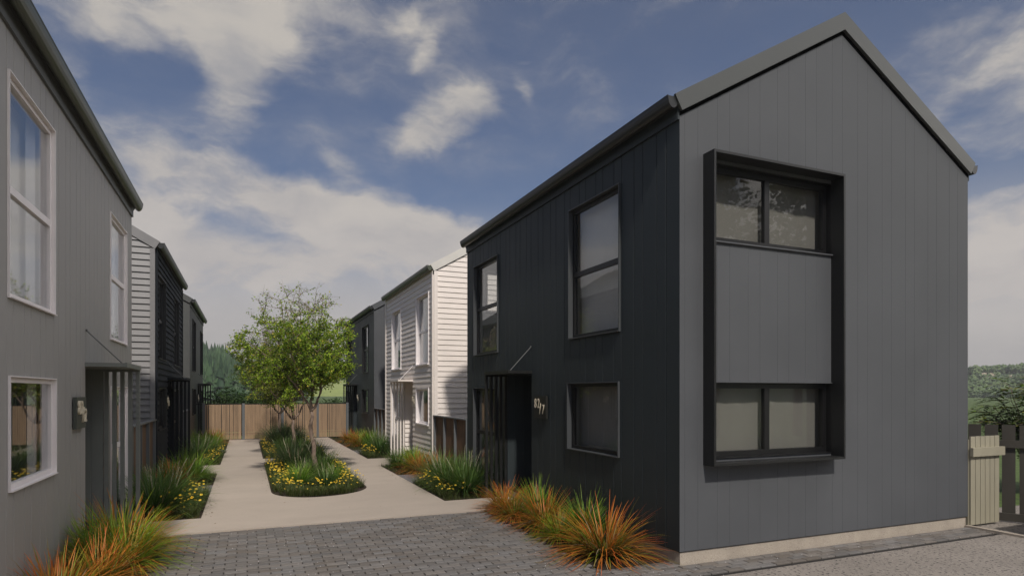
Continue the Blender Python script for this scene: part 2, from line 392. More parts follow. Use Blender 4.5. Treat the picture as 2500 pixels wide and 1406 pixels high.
# ------------------------------------------------------------------ house builder
D, EAVE, SL = 5.28, 5.22, .58
def subtract(ints, a, b):
    out_ = []
    for p, q in ints:
        if b <= p or a >= q: out_.append((p, q)); continue
        if a > p: out_.append((p, a))
        if b < q: out_.append((b, q))
    return out_
def wall_mesh(mb, mp_, W, gable, ops, style, z0=.16, z1=EAVE, dd=0.0, goff=(.25, .44), boardh=.142, mi=0, lip=.034, gd=.005):
    """openings ops: (a0,a1,z0,z1). gable: roof slope on top."""
    top = (lambda a: z1 + SL * min(a, W - a)) if gable else (lambda a: z1)
    if style in ('vert', 'flat'):
        prof = []; g1, g2 = (.0085, .0035) if gd > .01 else (.005, .0015)
        if style == 'vert':
            gs = []
            k = -1
            while k * .478 < W:
                for o in goff:
                    c = o + k * .478
                    if .04 < c < W - .04: gs.append(c)
                k += 1
            a = 0
            for c in sorted(gs):
                prof.append((a, 0, c - g1, 0)); prof.append((c - g1, 0, c - g2, -gd)); prof.append((c - g2, -gd, c + g2, -gd)); prof.append((c + g2, -gd, c + g1, 0)); a = c + g1
            prof.append((a, 0, W, 0))
        else: prof = [(0, 0, W, 0)]
        cuts = sorted({c for o in ops for c in o[:2]} | ({W / 2} if gable else set()))
        for (a0, d0, a1, d1) in prof:
            seg = [a0] + [c for c in cuts if a0 + 1e-5 < c < a1 - 1e-5] + [a1]
            for p, q in zip(seg, seg[1:]):
                dp = d0 + (d1 - d0) * (p - a0) / (a1 - a0); dq = d0 + (d1 - d0) * (q - a0) / (a1 - a0); mid = (p + q) / 2
                ints = [(z0, top(mid))]
                for o in ops:
                    if o[0] < mid < o[1]: ints = subtract(ints, o[2], o[3])
                for (u, v) in ints:
                    tp, tq = (top(p), top(q)) if abs(v - top(mid)) < 1e-6 else (v, v)
                    mb.quad(mp_(p, dd + dp, u), mp_(q, dd + dq, u), mp_(q, dd + dq, tq), mp_(p, dd + dp, tp), mi)
    else:
        zmax = z1 + (SL * W / 2 if gable else 0)
        cz = sorted({c for o in ops for c in o[2:]} | {z1})
        z = z0
        while z < zmax - .001:
            zt = min(z + boardh, zmax)
            segs = [z] + [c for c in cz if z + 1e-5 < c < zt - 1e-5] + [zt]
            dz = lambda q: lip - (lip - .004) * (q - z) / boardh
            rows = [(p, dz(p), q, dz(q)) for p, q in zip(segs, segs[1:])]
            rows.append((z, .004, z, lip))
            for (za, da, zb, db) in rows:
                mid = (za + zb) / 2
                lo = lambda q: max(0, (q - z1) / SL) if gable else 0
                ints = [(lo(mid), W - lo(mid))]
                for o in ops:
                    if o[2] < mid < o[3] or (za == zb and o[2] <= mid < o[3]): ints = subtract(ints, o[0], o[1])
                for (p, q) in ints:
                    if q - p < 1e-4: continue
                    p0 = lo(za) if abs(p - lo(mid)) < 1e-6 else p; p1 = lo(zb) if abs(p - lo(mid)) < 1e-6 else p
                    q0 = W - lo(za) if abs(q - W + lo(mid)) < 1e-6 else q; q1 = W - lo(zb) if abs(q - W + lo(mid)) < 1e-6 else q
                    mb.quad(mp_(p0, dd + da, za), mp_(q0, dd + da, za), mp_(q1, dd + db, zb), mp_(p1, dd + db, zb), mi)
            z = zt

def abox(mb, mp_, a0, a1, d0, d1, z0, z1, mi=None):
    P = [mp_(a0, d0, z0), mp_(a1, d0, z0), mp_(a1, d1, z0), mp_(a0, d1, z0), mp_(a0, d0, z1), mp_(a1, d0, z1), mp_(a1, d1, z1), mp_(a0, d1, z1)]
    mb.add(P, [(0, 3, 2, 1), (4, 5, 6, 7), (0, 1, 5, 4), (1, 2, 6, 5), (2, 3, 7, 6), (3, 0, 4, 7)], mi)
def aframe(mb, mp_, a0, a1, z0, z1, t, d0, d1):
    abox(mb, mp_, a0, a1, d0, d1, z0, z0 + t); abox(mb, mp_, a0, a1, d0, d1, z1 - t, z1)
    abox(mb, mp_, a0, a0 + t, d0, d1, z0 + t, z1 - t); abox(mb, mp_, a1 - t, a1, d0, d1, z0 + t, z1 - t)

def make_window(root, T, mp_, op, frame_m, sur_m, trim=.02, proud=.04, inset=-.085, ft=.05, transom=None, mullion=None, blind=None, curtain=None, sill=False, wide=False):
    a0, a1, z0, z1 = op
    fr = MB(T); aframe(fr, mp_, a0 + .004, a1 - .004, z0 + .004, z1 - .004, ft, inset - .03, inset + .03)
    panes = []
    if transom:
        abox(fr, mp_, a0 + ft, a1 - ft, inset - .028, inset + .028, transom - .035, transom + .035)
        panes = [(a0 + ft, a1 - ft, z0 + ft, transom - .035), (a0 + ft, a1 - ft, transom + .035, z1 - ft)]
    elif mullion:
        abox(fr, mp_, mullion - .04, mullion + .04, inset - .028, inset + .028, z0 + ft, z1 - ft)
        panes = [(a0 + ft, mullion - .04, z0 + ft, z1 - ft), (mullion + .04, a1 - ft, z0 + ft, z1 - ft)]
    else: panes = [(a0 + ft, a1 - ft, z0 + ft, z1 - ft)]
    win = fr.build('window', frame_m, root)
    for p in panes:
        pm = MB(T); abox(pm, mp_, p[0] - .005, p[1] + .005, inset - .003, inset + .003, p[2] - .005, p[3] + .005)
        pm.build('glass_pane', M['glass'], win)
    s = MB(T)
    t = trim
    # surround: liner through the wall thickness with a proud rim
    abox(s, mp_, a0 - t, a0 + .002, -.13, proud, z0 - t, z1 + t); abox(s, mp_, a1 - .002, a1 + t, -.13, proud, z0 - t, z1 + t)
    abox(s, mp_, a0 + .002, a1 - .002, -.13, proud, z1 - .002, z1 + t); abox(s, mp_, a0 + .002, a1 - .002, -.13, proud + (.015 if not wide else .01), z0 - t, z0 + .002)
    s.build('window_surround', sur_m, win)
    if blind:
        b = MB(T); n = 90
        ex = lambda k: -.20 + .004 * math.sin(k * .5) + .006 * math.sin(k * .13 + 1)
        for k in range(n):
            u0 = a0 - .05 + (a1 - a0 + .1) * k / n; u1 = a0 - .05 + (a1 - a0 + .1) * (k + 1) / n
            b.quad(mp_(u0, ex(k), z0 - .06), mp_(u1, ex(k + 1), z0 - .06), mp_(u1, ex(k + 1) + .0, z1 + .05), mp_(u0, ex(k), z1 + .05))
        b.build('curtain', M['blind'], win, smooth=True)
    if curtain:
        c0, c1 = curtain; b = MB(T); n = 14
        for k in range(n):
            u0 = c0 + (c1 - c0) * k / n; u1 = c0 + (c1 - c0) * (k + 1) / n
            e0 = -.17 + .02 * math.sin(k * 2.1); e1 = -.17 + .02 * math.sin((k + 1) * 2.1)
            b.quad(mp_(u0, e0, z0 - .06), mp_(u1, e1, z0 - .06), mp_(u1, e1, z1 + .05), mp_(u0, e0, z1 + .05))
        b.build('curtain', M['curtain'], win, smooth=True)
    return win

def digits(parent, txt, x, y, z, size, right, m, thick, squash=.62):
    cu = bpy.data.curves.new('digit', 'FONT'); cu.body = txt; cu.size = size; cu.extrude = thick / 2; cu.offset = 0.0016 if right > 0 else .003
    cu.align_x = 'CENTER'; cu.align_y = 'CENTER'
    tmp = bpy.data.objects.new('digit', cu); C.objects.link(tmp)
    dg = bpy.context.evaluated_depsgraph_get(); me = bpy.data.meshes.new_from_object(tmp.evaluated_get(dg))
    bpy.data.objects.remove(tmp); bpy.data.curves.remove(cu)
    me.materials.clear(); me.materials.append(m)
    # right>0: facade faces -X (reads towards -Y); right<0: faces +X (reads towards +Y)
    ow = parent['_w']
    for v in me.vertices:
        tx, ty, tz = v.co
        v.co = (x - right * tz - ow[0], y - right * tx * squash - ow[1], z + ty - ow[2])
    me.name = 'digit'
    o = bpy.data.objects.new('digit' if txt != '/' else 'slash', me); C.objects.link(o); o.parent = parent
    return o

def house(side, y0, kind, L, cfg):
    s = 1 if side == 'R' else -1
    xf = XR if side == 'R' else XL
    T = lambda u, w_, z: (xf + s * w_, y0 + u, z)
    root = thing(cfg['name'], cfg['label'], 'house', (xf + s * D / 2, y0 + L / 2, 0), 'townhouses along the lane')
    fac = lambda a, d, z: (a, -d, z)            # facade facing the lane
    gfr = lambda a, d, z: (-d, a, z)            # gable end facing the road
    gre = lambda a, d, z: (L + d, a, z)
    bak = lambda a, d, z: (a, D + d, z)
    if kind == 'A':
        w1 = (1.24, 2.64, 2.83, 4.79); w2 = (5.62, 7.00, 2.81, 4.73); w3 = (1.26, 2.68, 1.14, 2.14); w4 = (5.65, 7.03, .10, 2.09)
        rec = (4.05, 5.14, .03, 2.33)
    else:
        w1 = (.44, 1.75, 2.80, 4.74); w2 = (3.75, 5.05, 2.78, 4.70); w3 = (.44, 1.75, 1.12, 2.10); w4 = (3.75, 5.0, .10, 2.09)
        rec = (2.22, 3.29, .03, 2.33)
    st = 'vert' if kind == 'A' else 'horiz'
    hood = cfg.get('hood')
    gops = [(.37, 2.44, 3.80, 4.72), (.37, 2.44, 1.22, 2.12)] if hood else []
    rops = [(.40, 1.10, 3.80, 4.75)] if cfg.get('rearwin') else []
    fops = [w1, w2, w3, w4, rec]
    def wall(nm, mp_, W, gb, ops, m, style=st, label=None, **k):
        b = MB(T); wall_mesh(b, mp_, W, gb, ops, style, lip=cfg.get('lip', .034), **k)
        if style == 'horiz':   # corner trim boards
            zt = EAVE
            abox(b, mp_, 0, .10, .0, .042, .10, zt + .03); abox(b, mp_, W - .10, W, .0, .042, .10, zt + .03)
        return b.build(nm, m, root, label=label)
    wall('wall', fac, L, False, fops, cfg['fac'], gd=.011)
    wall('wall', gfr, D, True, gops, cfg['gab'], goff=(.07, .26), gd=.0028, label=cfg.get('gablabel'))
    wall('wall', gre, D, True, rops, cfg['gab'])
    bops = [(.8, 2.6, .9, 2.1), (3.9, 5.4, .9, 2.1), (1.0, 2.2, 3.0, 4.5), (3.9, 5.2, 3.0, 4.5)]
    wall('wall', bak, L, False, bops, cfg['fac'])
    # inner lining, floors and ceilings
    b = MB(T)
    io = lambda ops: [(o[0] - .0, o[1] + .0, o[2], o[3]) for o in ops]
    ins = lambda f_, W_: (lambda a_, d_, z_: f_(min(max(a_, .11), W_ - .11), d_, z_))
    for f_, W_, o_ in ((fac, L, fops), (gfr, D, gops), (gre, D, rops), (bak, L, bops)):
        wall_mesh(b, ins(f_, W_), W_, False, o_, 'flat', z0=.17, z1=5.1, dd=-.12)
    b.box(.1, L - .1, .1, D - .1, 2.40, 2.42); b.box(.1, L - .1, .1, D - .1, 5.05, 5.07)
    b.box(3.2 if kind == 'A' else 2.0, 3.28 if kind == 'A' else 2.08, .3, D - .12, .06, 2.40)
    b.build('interior_lining', M['plaster'], root)
    b = MB(T); b.box(.1, L - .1, .12, D - .1, .06, .08); b.box(.1, L - .1, .1, D - .1, 2.58, 2.60); b.build('floor', M['floorwood'], root)
    # plinth
    b = MB(T); b.box(.02, L - .02, .02, D - .02, -.05, .15); b.build('plinth', cfg.get('plinth', M['concrete_plinth']), root)
    b = MB(T); b.box(.012, L - .012, .012, D - .012, .15, .17); b.build('plinth_flashing', M['black_metal'], root)
    # roof
    ap = D / 2
    sec = [(-.10, 5.41), (ap, 5.47 + SL * ap), (D + .10, 5.41), (D, 5.24), (ap, 5.24 + SL * ap), (0, 5.24)]
    sec2 = [(-.095, 5.395), (ap, 5.455 + SL * ap), (D + .095, 5.395), (D - .005, 5.25), (ap, 5.25 + SL * ap), (.005, 5.25)]
    b = MB(T); b.prism(sec2, lambda q, z, h: (h, q, z), -.020, L + .020)
    k = .2
    while k < L:      # standing seams
        for sg in (0, 1):
            q0, q1 = (-.09, ap) if sg == 0 else (D + .09, ap)
            z_ = lambda q: 5.455 + SL * (q if sg == 0 else D - q)
            b.add([(k, q0, z_(q0)), (k + .02, q0, z_(q0)), (k + .02, q0, z_(q0) + .03), (k, q0, z_(q0) + .03), (k, q1, z_(q1)), (k + .02, q1, z_(q1)), (k + .02, q1, z_(q1) + .03), (k, q1, z_(q1) + .03)],
                  [(0, 1, 2, 3), (4, 5, 6, 7), (0, 1, 5, 4), (1, 2, 6, 5), (2, 3, 7, 6), (3, 0, 4, 7)])
        k += .42
    roof = b.build('roof', cfg['roof'], root)
    for u0 in (-.050, L + .022):
        b = MB(T); b.prism(sec, lambda q, z, h: (h, q, z), u0, u0 + .028); b.build('barge_flashing', cfg['barge'], roof)
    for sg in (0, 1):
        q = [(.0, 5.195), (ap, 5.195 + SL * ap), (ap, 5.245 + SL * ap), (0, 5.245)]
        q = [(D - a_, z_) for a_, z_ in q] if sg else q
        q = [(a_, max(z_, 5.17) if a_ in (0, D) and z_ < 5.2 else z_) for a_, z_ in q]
        b = MB(T); b.prism(q, lambda a_, z_, h: (h, a_, z_), -.006, -.001); b.build('painted_shade_strip', M['matt_black'], roof)  # black strip painted in for the shade line under the barge
    fb_ = [(0, 5.15), (-.028, 5.15), (-.028, 5.33), (0, 5.33)]
    b = MB(T); b.prism(fb_, lambda q, z, h: (h, q, z), 0, L); b.build('fascia', cfg['fascia'], roof)
    b = MB(T); b.prism([(D - q, z) for q, z in fb_], lambda q, z, h: (h, q, z), 0, L); b.build('fascia', cfg['fascia'], roof)
    hr = [(-.112 + .072 * math.cos(math.pi + math.pi * k / 10), 5.385 + .13 * math.sin(math.pi + math.pi * k / 10)) for k in range(11)]
    for mirror in (0, 1):
        b = MB(T); pr = [(D - q, z) for q, z in hr] if mirror else hr
        b.prism(pr, lambda q, z, h: (h, q, z), -.03, L - .03)
        b.box(-.03, L - .03, (D + .182) if mirror else -.187, (D + .187) if mirror else -.182, 5.382, 5.395)
        b.build('gutter', cfg['gutter'], roof)
    # windows
    fm, sm = cfg['frame'], cfg['surround']
    kw = dict(trim=cfg.get('trim', .012), proud=cfg.get('proud', .032), ft=cfg.get('ft', .05), inset=cfg.get('inset', -.075))
    cu = lambda o: (o[1] - .28, o[1] - .02)
    cur = cfg.get('curtain')
    make_window(root, T, fac, w1, fm, sm, transom=3.80 if kind == 'A' else 3.74, curtain=cu(w1) if cur else None, **kw)
    make_window(root, T, fac, w2, fm, sm, transom=3.80 if kind == 'A' else 3.74, curtain=cu(w2) if cur else None, **kw)
    make_window(root, T, fac, w3, fm, sm, curtain=cu(w3) if cur else None, **kw)
    make_window(root, T, fac, w4, fm, sm, transom=1.15, curtain=cu(w4) if cur else None, **kw)
    for o_ in bops: make_window(root, T, bak, o_, fm, sm, **kw)
    if side == 'L' and cfg.get('curtain'):
        for o_ in (w1, w2):
            b = MB(T); abox(b, fac, o_[0] - .05, o_[1] + .05, -.235, -.23, o_[2] - .05, o_[3] + .05); b.build('blind', M['wallcloth'], root)
    if cfg.get('r1'):
        for (p, q, z0_, z1_, nm) in ((w1[0] - .05, w1[1] + .05, 2.75, 4.85, 'blind'), (w3[0] + .34, w3[1] + .6, .5, 2.3, 'interior_screen')):
            cm_ = M['wallcloth'] if nm == 'blind' else M['plaster_dim']
            b = MB(T); abox(b, fac, p, q, -.235, -.23, z0_, z1_); b.build(nm, cm_, root)
    if rops: make_window(root, T, gre, rops[0], fm, sm, **kw)
    if hood:
        make_window(root, T, gfr, gops[0], M['black_metal'], M['black_metal'], trim=.004, proud=.003, inset=-.10, ft=.065, mullion=1.405, blind=1.0)
        make_window(root, T, gfr, gops[1], M['black_metal'], M['black_metal'], trim=.004, proud=.003, inset=-.10, ft=.065, mullion=1.405, blind=1.0)
        b = MB(T); h0, h1, za, zb, pj, tk = .34, 2.47, 1.15, 4.80, .19, .03
        abox(b, gfr, h0, h0 + tk, .001, pj, za, zb); abox(b, gfr, h1 - tk, h1, .001, pj, za, zb)
        abox(b, gfr, h0 + tk, h1 - tk, .001, pj, zb - tk, zb); abox(b, gfr, h0 + tk, h1 - tk, .001, pj, za, za + tk)
        hd = b.build('window_hood', M['hood_metal'], root)
        b = MB(T); abox(b, gfr, h0 + tk, h1 - tk, .001, .03, 3.785, 3.80); b.build('sill', M['gable_grey'], hd)
        b = MB(T); abox(b, gfr, h0 + tk, h1 - tk, .001, .02, 2.12, 2.13); b.build('head_flashing', M['gable_grey'], hd)
    # porch: recess, door, canopy, screen
    r0, r1, rz0, rz1 = rec; dep = 1.05
    b = MB(T)
    rm = MB(T)
    wall_mesh(rm, lambda a, d, z: (r1 - d, a, z), dep, False, [], st, z0=.03, z1=rz1, goff=(.15, .34))
    wall_mesh(rm, lambda a, d, z: (r0 + d, a, z), dep, False, [], st, z0=.03, z1=rz1, goff=(.15, .34))
    rm.quad((r0, 0, rz1), (r1, 0, rz1), (r1, dep, rz1), (r0, dep, rz1)); rm.box(r0, r1, .0, dep, -.04, .03)
    rm.quad((r0, dep, .03), (r1, dep, .03), (r1, dep, rz1), (r0, dep, rz1))
    rm.build('porch_recess', cfg['recess'], root)
    b.box(r0 + .08, r1 - .08, dep - .05, dep - .01, .04, 2.16)
    for zz in (.45, .95, 1.45): b.box(r0 + .16, r1 - .16, dep - .06, dep - .045, zz - .18, zz + .18)
    dr = b.build('door', M['door'], root)
    b = MB(T); b.tube([(r0 + .16, dep - .11, .95), (r0 + .16, dep - .11, 1.35)], .012, 8); b.tube([(r0 + .16, dep - .11, 1.0), (r0 + .16, dep - .05, 1.0)], .008, 6); b.tube([(r0 + .16, dep - .11, 1.3), (r0 + .16, dep - .05, 1.3)], .008, 6)
    b.build('handle', M['fence_steel'], dr)
    b = MB(T); b.box(r0 - .03, r1 + .05, -.46, -.001, 2.335, 2.385); b.box(r0 - .036, r1 + .056, -.466, -.44, 2.33, 2.39); can = b.build('canopy', cfg['porch'], root)
    b = MB(T); b.tube([(r0 + .02, -.40, 2.385), (r0 + .02, -.005, 2.80)], .008, 8); b.tube([(r0 + .02, -.02, 2.80), (r0 + .02, -.003, 2.80)], .018, 8); b.build('stay_rod', cfg['rod'], can)
    for k in range(5):
        b = MB(T); ww = -.455 + k * .098
        b.box(r1 - .01, r1 + .045, ww, ww + .05, .0, 2.335); b.build('screen_slat', cfg['porch'], root)
    b = MB(T); b.box(r1 - .012, r1 + .047, -.457, -.003, 2.30, 2.334); b.build('screen_rail', cfg['porch'], root)
    if cfg.get('pipe'):
        b = MB(T); b.tube([(-.06, .50, .1), (-.06, .50, 5.3)], .035, 8); b.build('downpipe', cfg['fac'], root)
    # house number
    cy = y0 + (3.62 if kind == 'A' else 2.0); hw, hh = (.235, .19) if kind == 'A' else (.19, .17)
    zc = 1.755
    sg = thing('house_number_sign', cfg['signlabel'], 'house number', (xf - s * .03, cy, zc), 'house number plaques')
    b = MB(); fx0, fx1 = sorted((xf - s * .012, xf - s * .048)); b.box(fx0, fx1, cy - hw, cy + hw, zc - hh, zc + hh); b.box(min(xf, xf - s * .012), max(xf, xf - s * .012), cy - .05, cy + .05, zc - .05, zc + .05)
    b.build('plaque', cfg['plaque'], sg)
    n1, n2 = cfg['num']; k = 1.0 if kind == 'A' else .85
    th = .006 if s > 0 else .022
    fxx = xf - s * (.050 + th / 2)
    dy = lambda t: cy - s * t * k
    for ch, tx, tz, sz in ((n1[0], -.165, .055, .225), (n1[1], -.045, .055, .225), ('/', .02, -.035, .26), (n2, .135, -.042, .225)):
        digits(sg, ch, fxx, dy(tx), zc + tz * k, sz * k, s, M['brass'], th, .74)
    return root

A0, B0 = 5.83, 16.08
house('R', 5.83, 'A', 7.5, dict(name='house', label='large charcoal house in the right foreground with black-framed box window on its grey gable', fac=M['dark_board'], gab=M['gable_grey'],
      gablabel='lighter grey gable wall of vertical boards', roof=M['roof_metal'], barge=M['roof_metal'], fascia=M['dark_board'], gutter=M['roof_dark'], frame=M['black_metal'], surround=M['sur_grey'], r1=True,
      recess=M['dark_board'], porch=M['hood_metal'], rod=M['mid_grey'], plaque=M['plaque_dark'], num=('82', '7'), hood=True, rearwin=True,
      signlabel='black square plaque with thin pale digits 82/7 right of the dark porch'))
house('L', 5.41, 'A', 7.54, dict(name='house', label='pale grey house at the left edge with white window frames and olive gutter', fac=M['light_board'], gab=M['light_board'],
      roof=M['roof_metal'], barge=M['roof_metal'], fascia=M['mid_grey'], gutter=M['gutter_green'], frame=M['white_frame'], surround=M['white_frame'], trim=.008, proud=.018, ft=.045, inset=-.052,
      recess=M['green_grey'], porch=M['green_grey'], rod=M['mid_grey'], plaque=M['plaque_green'], num=('82', '2'), hood=True, curtain=True,
      signlabel='grey green plaque with thick cream digits 82/2 on the pale grey wall'))
house('R', B0, 'B', 6.15, dict(name='house', label='white weatherboard house behind the charcoal house on the right', fac=M['white_board'], gab=M['white_board'],
      roof=M['roof_white'], barge=M['roof_white'], fascia=M['white_board'], gutter=M['gutter_green'], frame=M['white_frame'], surround=M['white_frame'], trim=.035, proud=.04, ft=.05, lip=.022, plinth=M['brick_brown'],
      recess=M['white_board'], porch=M['white_board'], rod=M['white_frame'], plaque=M['plaque_white'], num=('82', '6'), curtain=True,
      signlabel='pale plaque with small cream digits beside the white weatherboard porch'))
house('L', B0, 'B', 6.2, dict(name='house', label='slate weatherboard house in the middle of the left row, its front in deep shade', fac=M['slate_board'], gab=M['slate_gable'],
      roof=M['mid_grey'], barge=M['slate_gable'], fascia=M['slate_board'], gutter=M['roof_dark'], frame=M['black_metal'], surround=M['hood_metal'],
      recess=M['slate_board'], porch=M['slate_board'], rod=M['mid_grey'], plaque=M['plaque_dark'], num=('82', '3'),
      signlabel='small number plaque on the shaded slate weatherboard wall of the left row'))
house('R', 24.5, 'A', 7.5, dict(name='house', label='charcoal board house at the far end of the right row behind the tree', fac=M['dark_board'], gab=M['gable_grey'],
      roof=M['roof_metal'], barge=M['gable_grey'], fascia=M['dark_board'], gutter=M['roof_dark'], frame=M['black_metal'], surround=M['hood_metal'], pipe=True,
      recess=M['dark_board'], porch=M['hood_metal'], rod=M['mid_grey'], plaque=M['plaque_dark'], num=('82', '5'),
      signlabel='tiny plaque with pale digits on the farthest charcoal house of the right row'))
house('L', 25.3, 'A', 7.5, dict(name='house', label='almost black house at the far end of the left row beside the back fence', fac=M['black_green'], gab=M['far_grey'],
      roof=M['roof_metal'], barge=M['far_grey'], fascia=M['black_green'], gutter=M['roof_dark'], frame=M['black_metal'], surround=M['black_metal'],
      recess=M['black_green'], porch=M['black_green'], rod=M['mid_grey'], plaque=M['plaque_dark'], num=('82', '4'),
      signlabel='tiny plaque with pale digits on the farthest black house of the left row'))

# ------------------------------------------------------------------ fences between houses
def gap_fence(side, ya, yb, label):
    s = 1 if side == 'R' else -1; xf = XR if side == 'R' else XL
    T = lambda y, w_, z: (xf + s * w_, y, z)
    r = thing('timber_panel_fence', label, 'fence', (xf + s * .05, (ya + yb) / 2, 0), 'low fences closing the gaps between houses')
    n = 3; p = (yb - ya - .05) / n
    for k in range(n + 1):
        b = MB(T); b.box(ya + k * p, ya + k * p + .04, -.02, .07, 0, 1.37); b.build('post', M['fence_steel'], r)
    b = MB(T); b.box(ya, yb, -.03, .08, 1.37, 1.40); b.build('rail', M['fence_steel'], r)
    for k in range(n):
        b = MB(T); y = ya + k * p + .055; e = ya + (k + 1) * p - .005; c = 7; q = (e - y) / c
        for i in range(c): b.box(y + i * q, y + (i + 1) * q - .006, (.04), .06, .03, 1.365)
        b.build('panel', M['timber_brown'], r)
gap_fence('R', 13.36, 16.05, 'brown panelled fence in grey steel frame between the charcoal and white houses')
gap_fence('R', 22.26, 24.47, 'brown panelled fence between the white house and the far charcoal house')
gap_fence('L', 12.99, 16.05, 'shaded brown fence between the pale grey house and the slate house')
gap_fence('L', 22.3, 25.27, 'shaded brown fence between the slate house and the almost black house')

# back fence across the lane
bf = thing('timber_slat_fence', 'long pale timber slat fence with grey posts closing the far end of the lane', 'fence', (1.2, 28.5, 0))
posts = [-1.62, -.12, 1.42, 2.87, 4.14]
for x in posts:
    b = MB(); b.box(x - .05, x + .05, 28.38, 28.48, 0, 1.555); b.build('post', M['fence_steel'], bf)
b = MB(); b.box(-1.9, 4.2, 28.46, 28.50, 1.50, 1.54); b.build('rail', M['black_metal'], bf)
b = MB(); b.box(-1.9, 4.2, 28.5, 28.54, .25, .30); b.build('rail', M['black_metal'], bf)
slat_n = 0
for i in range(4):
    x = posts[i] + .055; b = MB(); bk = MB()
    while x < posts[i + 1] - .06:
        wd_ = .040; gap = R.choice([.011, .011, .013, .011, .030])
        b.box(x, x + wd_, 28.42, 28.45, .05, 1.50 + R.uniform(-.003, .003)); x += wd_ + gap
    bk.box(posts[i] + .05, posts[i + 1] - .05, 28.462, 28.472, .36, 1.48)
    sp_ = b.build('slat_panel', M['timber'], bf); bk.build('backing', M['door'], sp_)

# beige return fence and dark picket fence at the right edge
fr = thing('board_fence', 'short beige board fence with a proud rail against the grey house corner', 'fence', (10.2, 5.8, 0))
for k in range(6):
    b = MB(); x = 9.90 + k * .117; b.box(x, x + .106, 5.80, 5.825, .03, 1.345 + .002 * (k % 2)); b.build('board', M['beige_fence'], fr)
b = MB(); b.box(9.885, 10.66, 5.755, 5.798, 1.05, 1.18); b.build('rail', M['beige_fence'], fr)
b = MB(); b.box(9.95, 10.6, 5.828, 5.86, .2, .3); b.build('rail', M['beige_fence'], fr)
b = MB(); b.box(9.885, 9.945, 5.828, 5.90, 0, 1.3); b.build('post', M['beige_fence'], fr)
dx, dy = math.sin(rad(-27.5)), math.cos(rad(-27.5))
df = thing('picket_fence', 'tall dark stained picket fence running behind the beige fence', 'fence', (10.78, 5.95, 0))
P0 = Vector((10.80, 5.93, 0)); dv = Vector((dx, dy, 0)); nv = Vector((-dy, dx, 0))
TF = lambda a, d, z: tuple(P0 + dv * a + nv * d + Vector((0, 0, z)))
k = -6
for k in range(-5, 8):
    b = MB(TF); a = k * .212; b.box(a, a + .165, 0, .022, .05, 1.50); b.build('picket', M['dark_fence'], df)
b = MB(TF); b.box(-1.1, 1.66, .024, .065, 1.15, 1.265); b.build('rail', M['dark_fence'], df)
b = MB(TF); b.box(-1.1, 1.66, .024, .065, .02, .14); b.build('rail', M['dark_fence'], df)
lf = thing('shade_blocker', 'added low dark board panel beyond the right edge of view, casting shade beside the kerb', 'shade blocker', (10.9, 4.85, 0))  # added unseen panel that only shades the ground at right
for k in range(9):
    b = MB(); b.box(10.02 + k * .2, 10.02 + k * .2 + .195, 4.84, 4.862, .03, .86); b.build('board', M['dark_fence'], lf)
b = MB(); b.box(10.0, 11.85, 4.865, 4.90, .7, .78); b.build('rail', M['dark_fence'], lf)

# ------------------------------------------------------------------ plants
def mixc(a, b, t): return tuple(a[i] + (b[i] - a[i]) * t for i in range(3))
def blades(mb, n, h, spread, pal, wdt=.006, droop=1.0, base_r=.09, seed=0, segs=6):
    rr = random.Random(seed)
    for i in range(n):
        az = rr.uniform(0, 2 * math.pi); br = base_r * math.sqrt(rr.random())
        az2 = az + rr.uniform(-.7, .7)
        lean = rr.random() ** .75; L_ = h * rr.uniform(.65, 1.15)
        root, mid, tip = pal(rr, lean)
        if rr.random() < .06: root, mid, tip = (.10, .07, .04), (.34, .26, .15), (.42, .34, .22); L_ *= .8
        d = Vector((math.cos(az2), math.sin(az2), 0)); side = Vector((-d.y, d.x, 0))
        p = Vector((math.cos(az) * br, math.sin(az) * br, 0)); ang = rr.uniform(.05, .2) + lean * .75 * spread
        dr = droop * rr.uniform(.5, 1.3) * (.25 + lean) / segs
        wv = rr.uniform(-.08, .08); w0 = wdt * rr.uniform(.7, 1.2)
        vs = []; cs = []
        for k in range(segs + 1):
            t = k / segs; ww = w0 * (1 - t ** 2.2) + .0008
            q = side * ww
            vs += [tuple(p - q), tuple(p + q)]
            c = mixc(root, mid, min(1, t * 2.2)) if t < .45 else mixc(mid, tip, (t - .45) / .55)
            cs += [c, c]
            dirv = d * math.sin(ang) + Vector((0, 0, math.cos(ang)))
            p = p + dirv * (L_ / segs) + side * wv * L_ / segs
            ang += dr
            if p.z < .01: p.z = .01
        b0 = len(mb.v); mb.v += vs; mb.c += cs
        for k in range(segs): mb.f.append((b0 + 2 * k, b0 + 2 * k + 1, b0 + 2 * k + 3, b0 + 2 * k + 2)); mb.mi.append(0)
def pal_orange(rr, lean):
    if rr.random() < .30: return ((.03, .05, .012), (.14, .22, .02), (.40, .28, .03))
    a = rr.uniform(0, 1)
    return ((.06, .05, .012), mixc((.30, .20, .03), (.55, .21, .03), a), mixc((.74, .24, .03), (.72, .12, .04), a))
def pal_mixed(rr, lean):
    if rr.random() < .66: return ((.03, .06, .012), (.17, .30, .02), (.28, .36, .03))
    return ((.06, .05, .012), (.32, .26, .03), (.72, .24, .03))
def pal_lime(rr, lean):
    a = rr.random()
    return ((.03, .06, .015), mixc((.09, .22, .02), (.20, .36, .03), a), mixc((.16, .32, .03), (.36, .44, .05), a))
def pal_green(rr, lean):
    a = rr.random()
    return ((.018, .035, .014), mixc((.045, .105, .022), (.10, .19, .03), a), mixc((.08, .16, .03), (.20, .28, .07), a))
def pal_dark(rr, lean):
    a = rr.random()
    return ((.012, .022, .010), mixc((.03, .06, .018), (.055, .10, .026), a), mixc((.05, .085, .025), (.11, .15, .05), a))
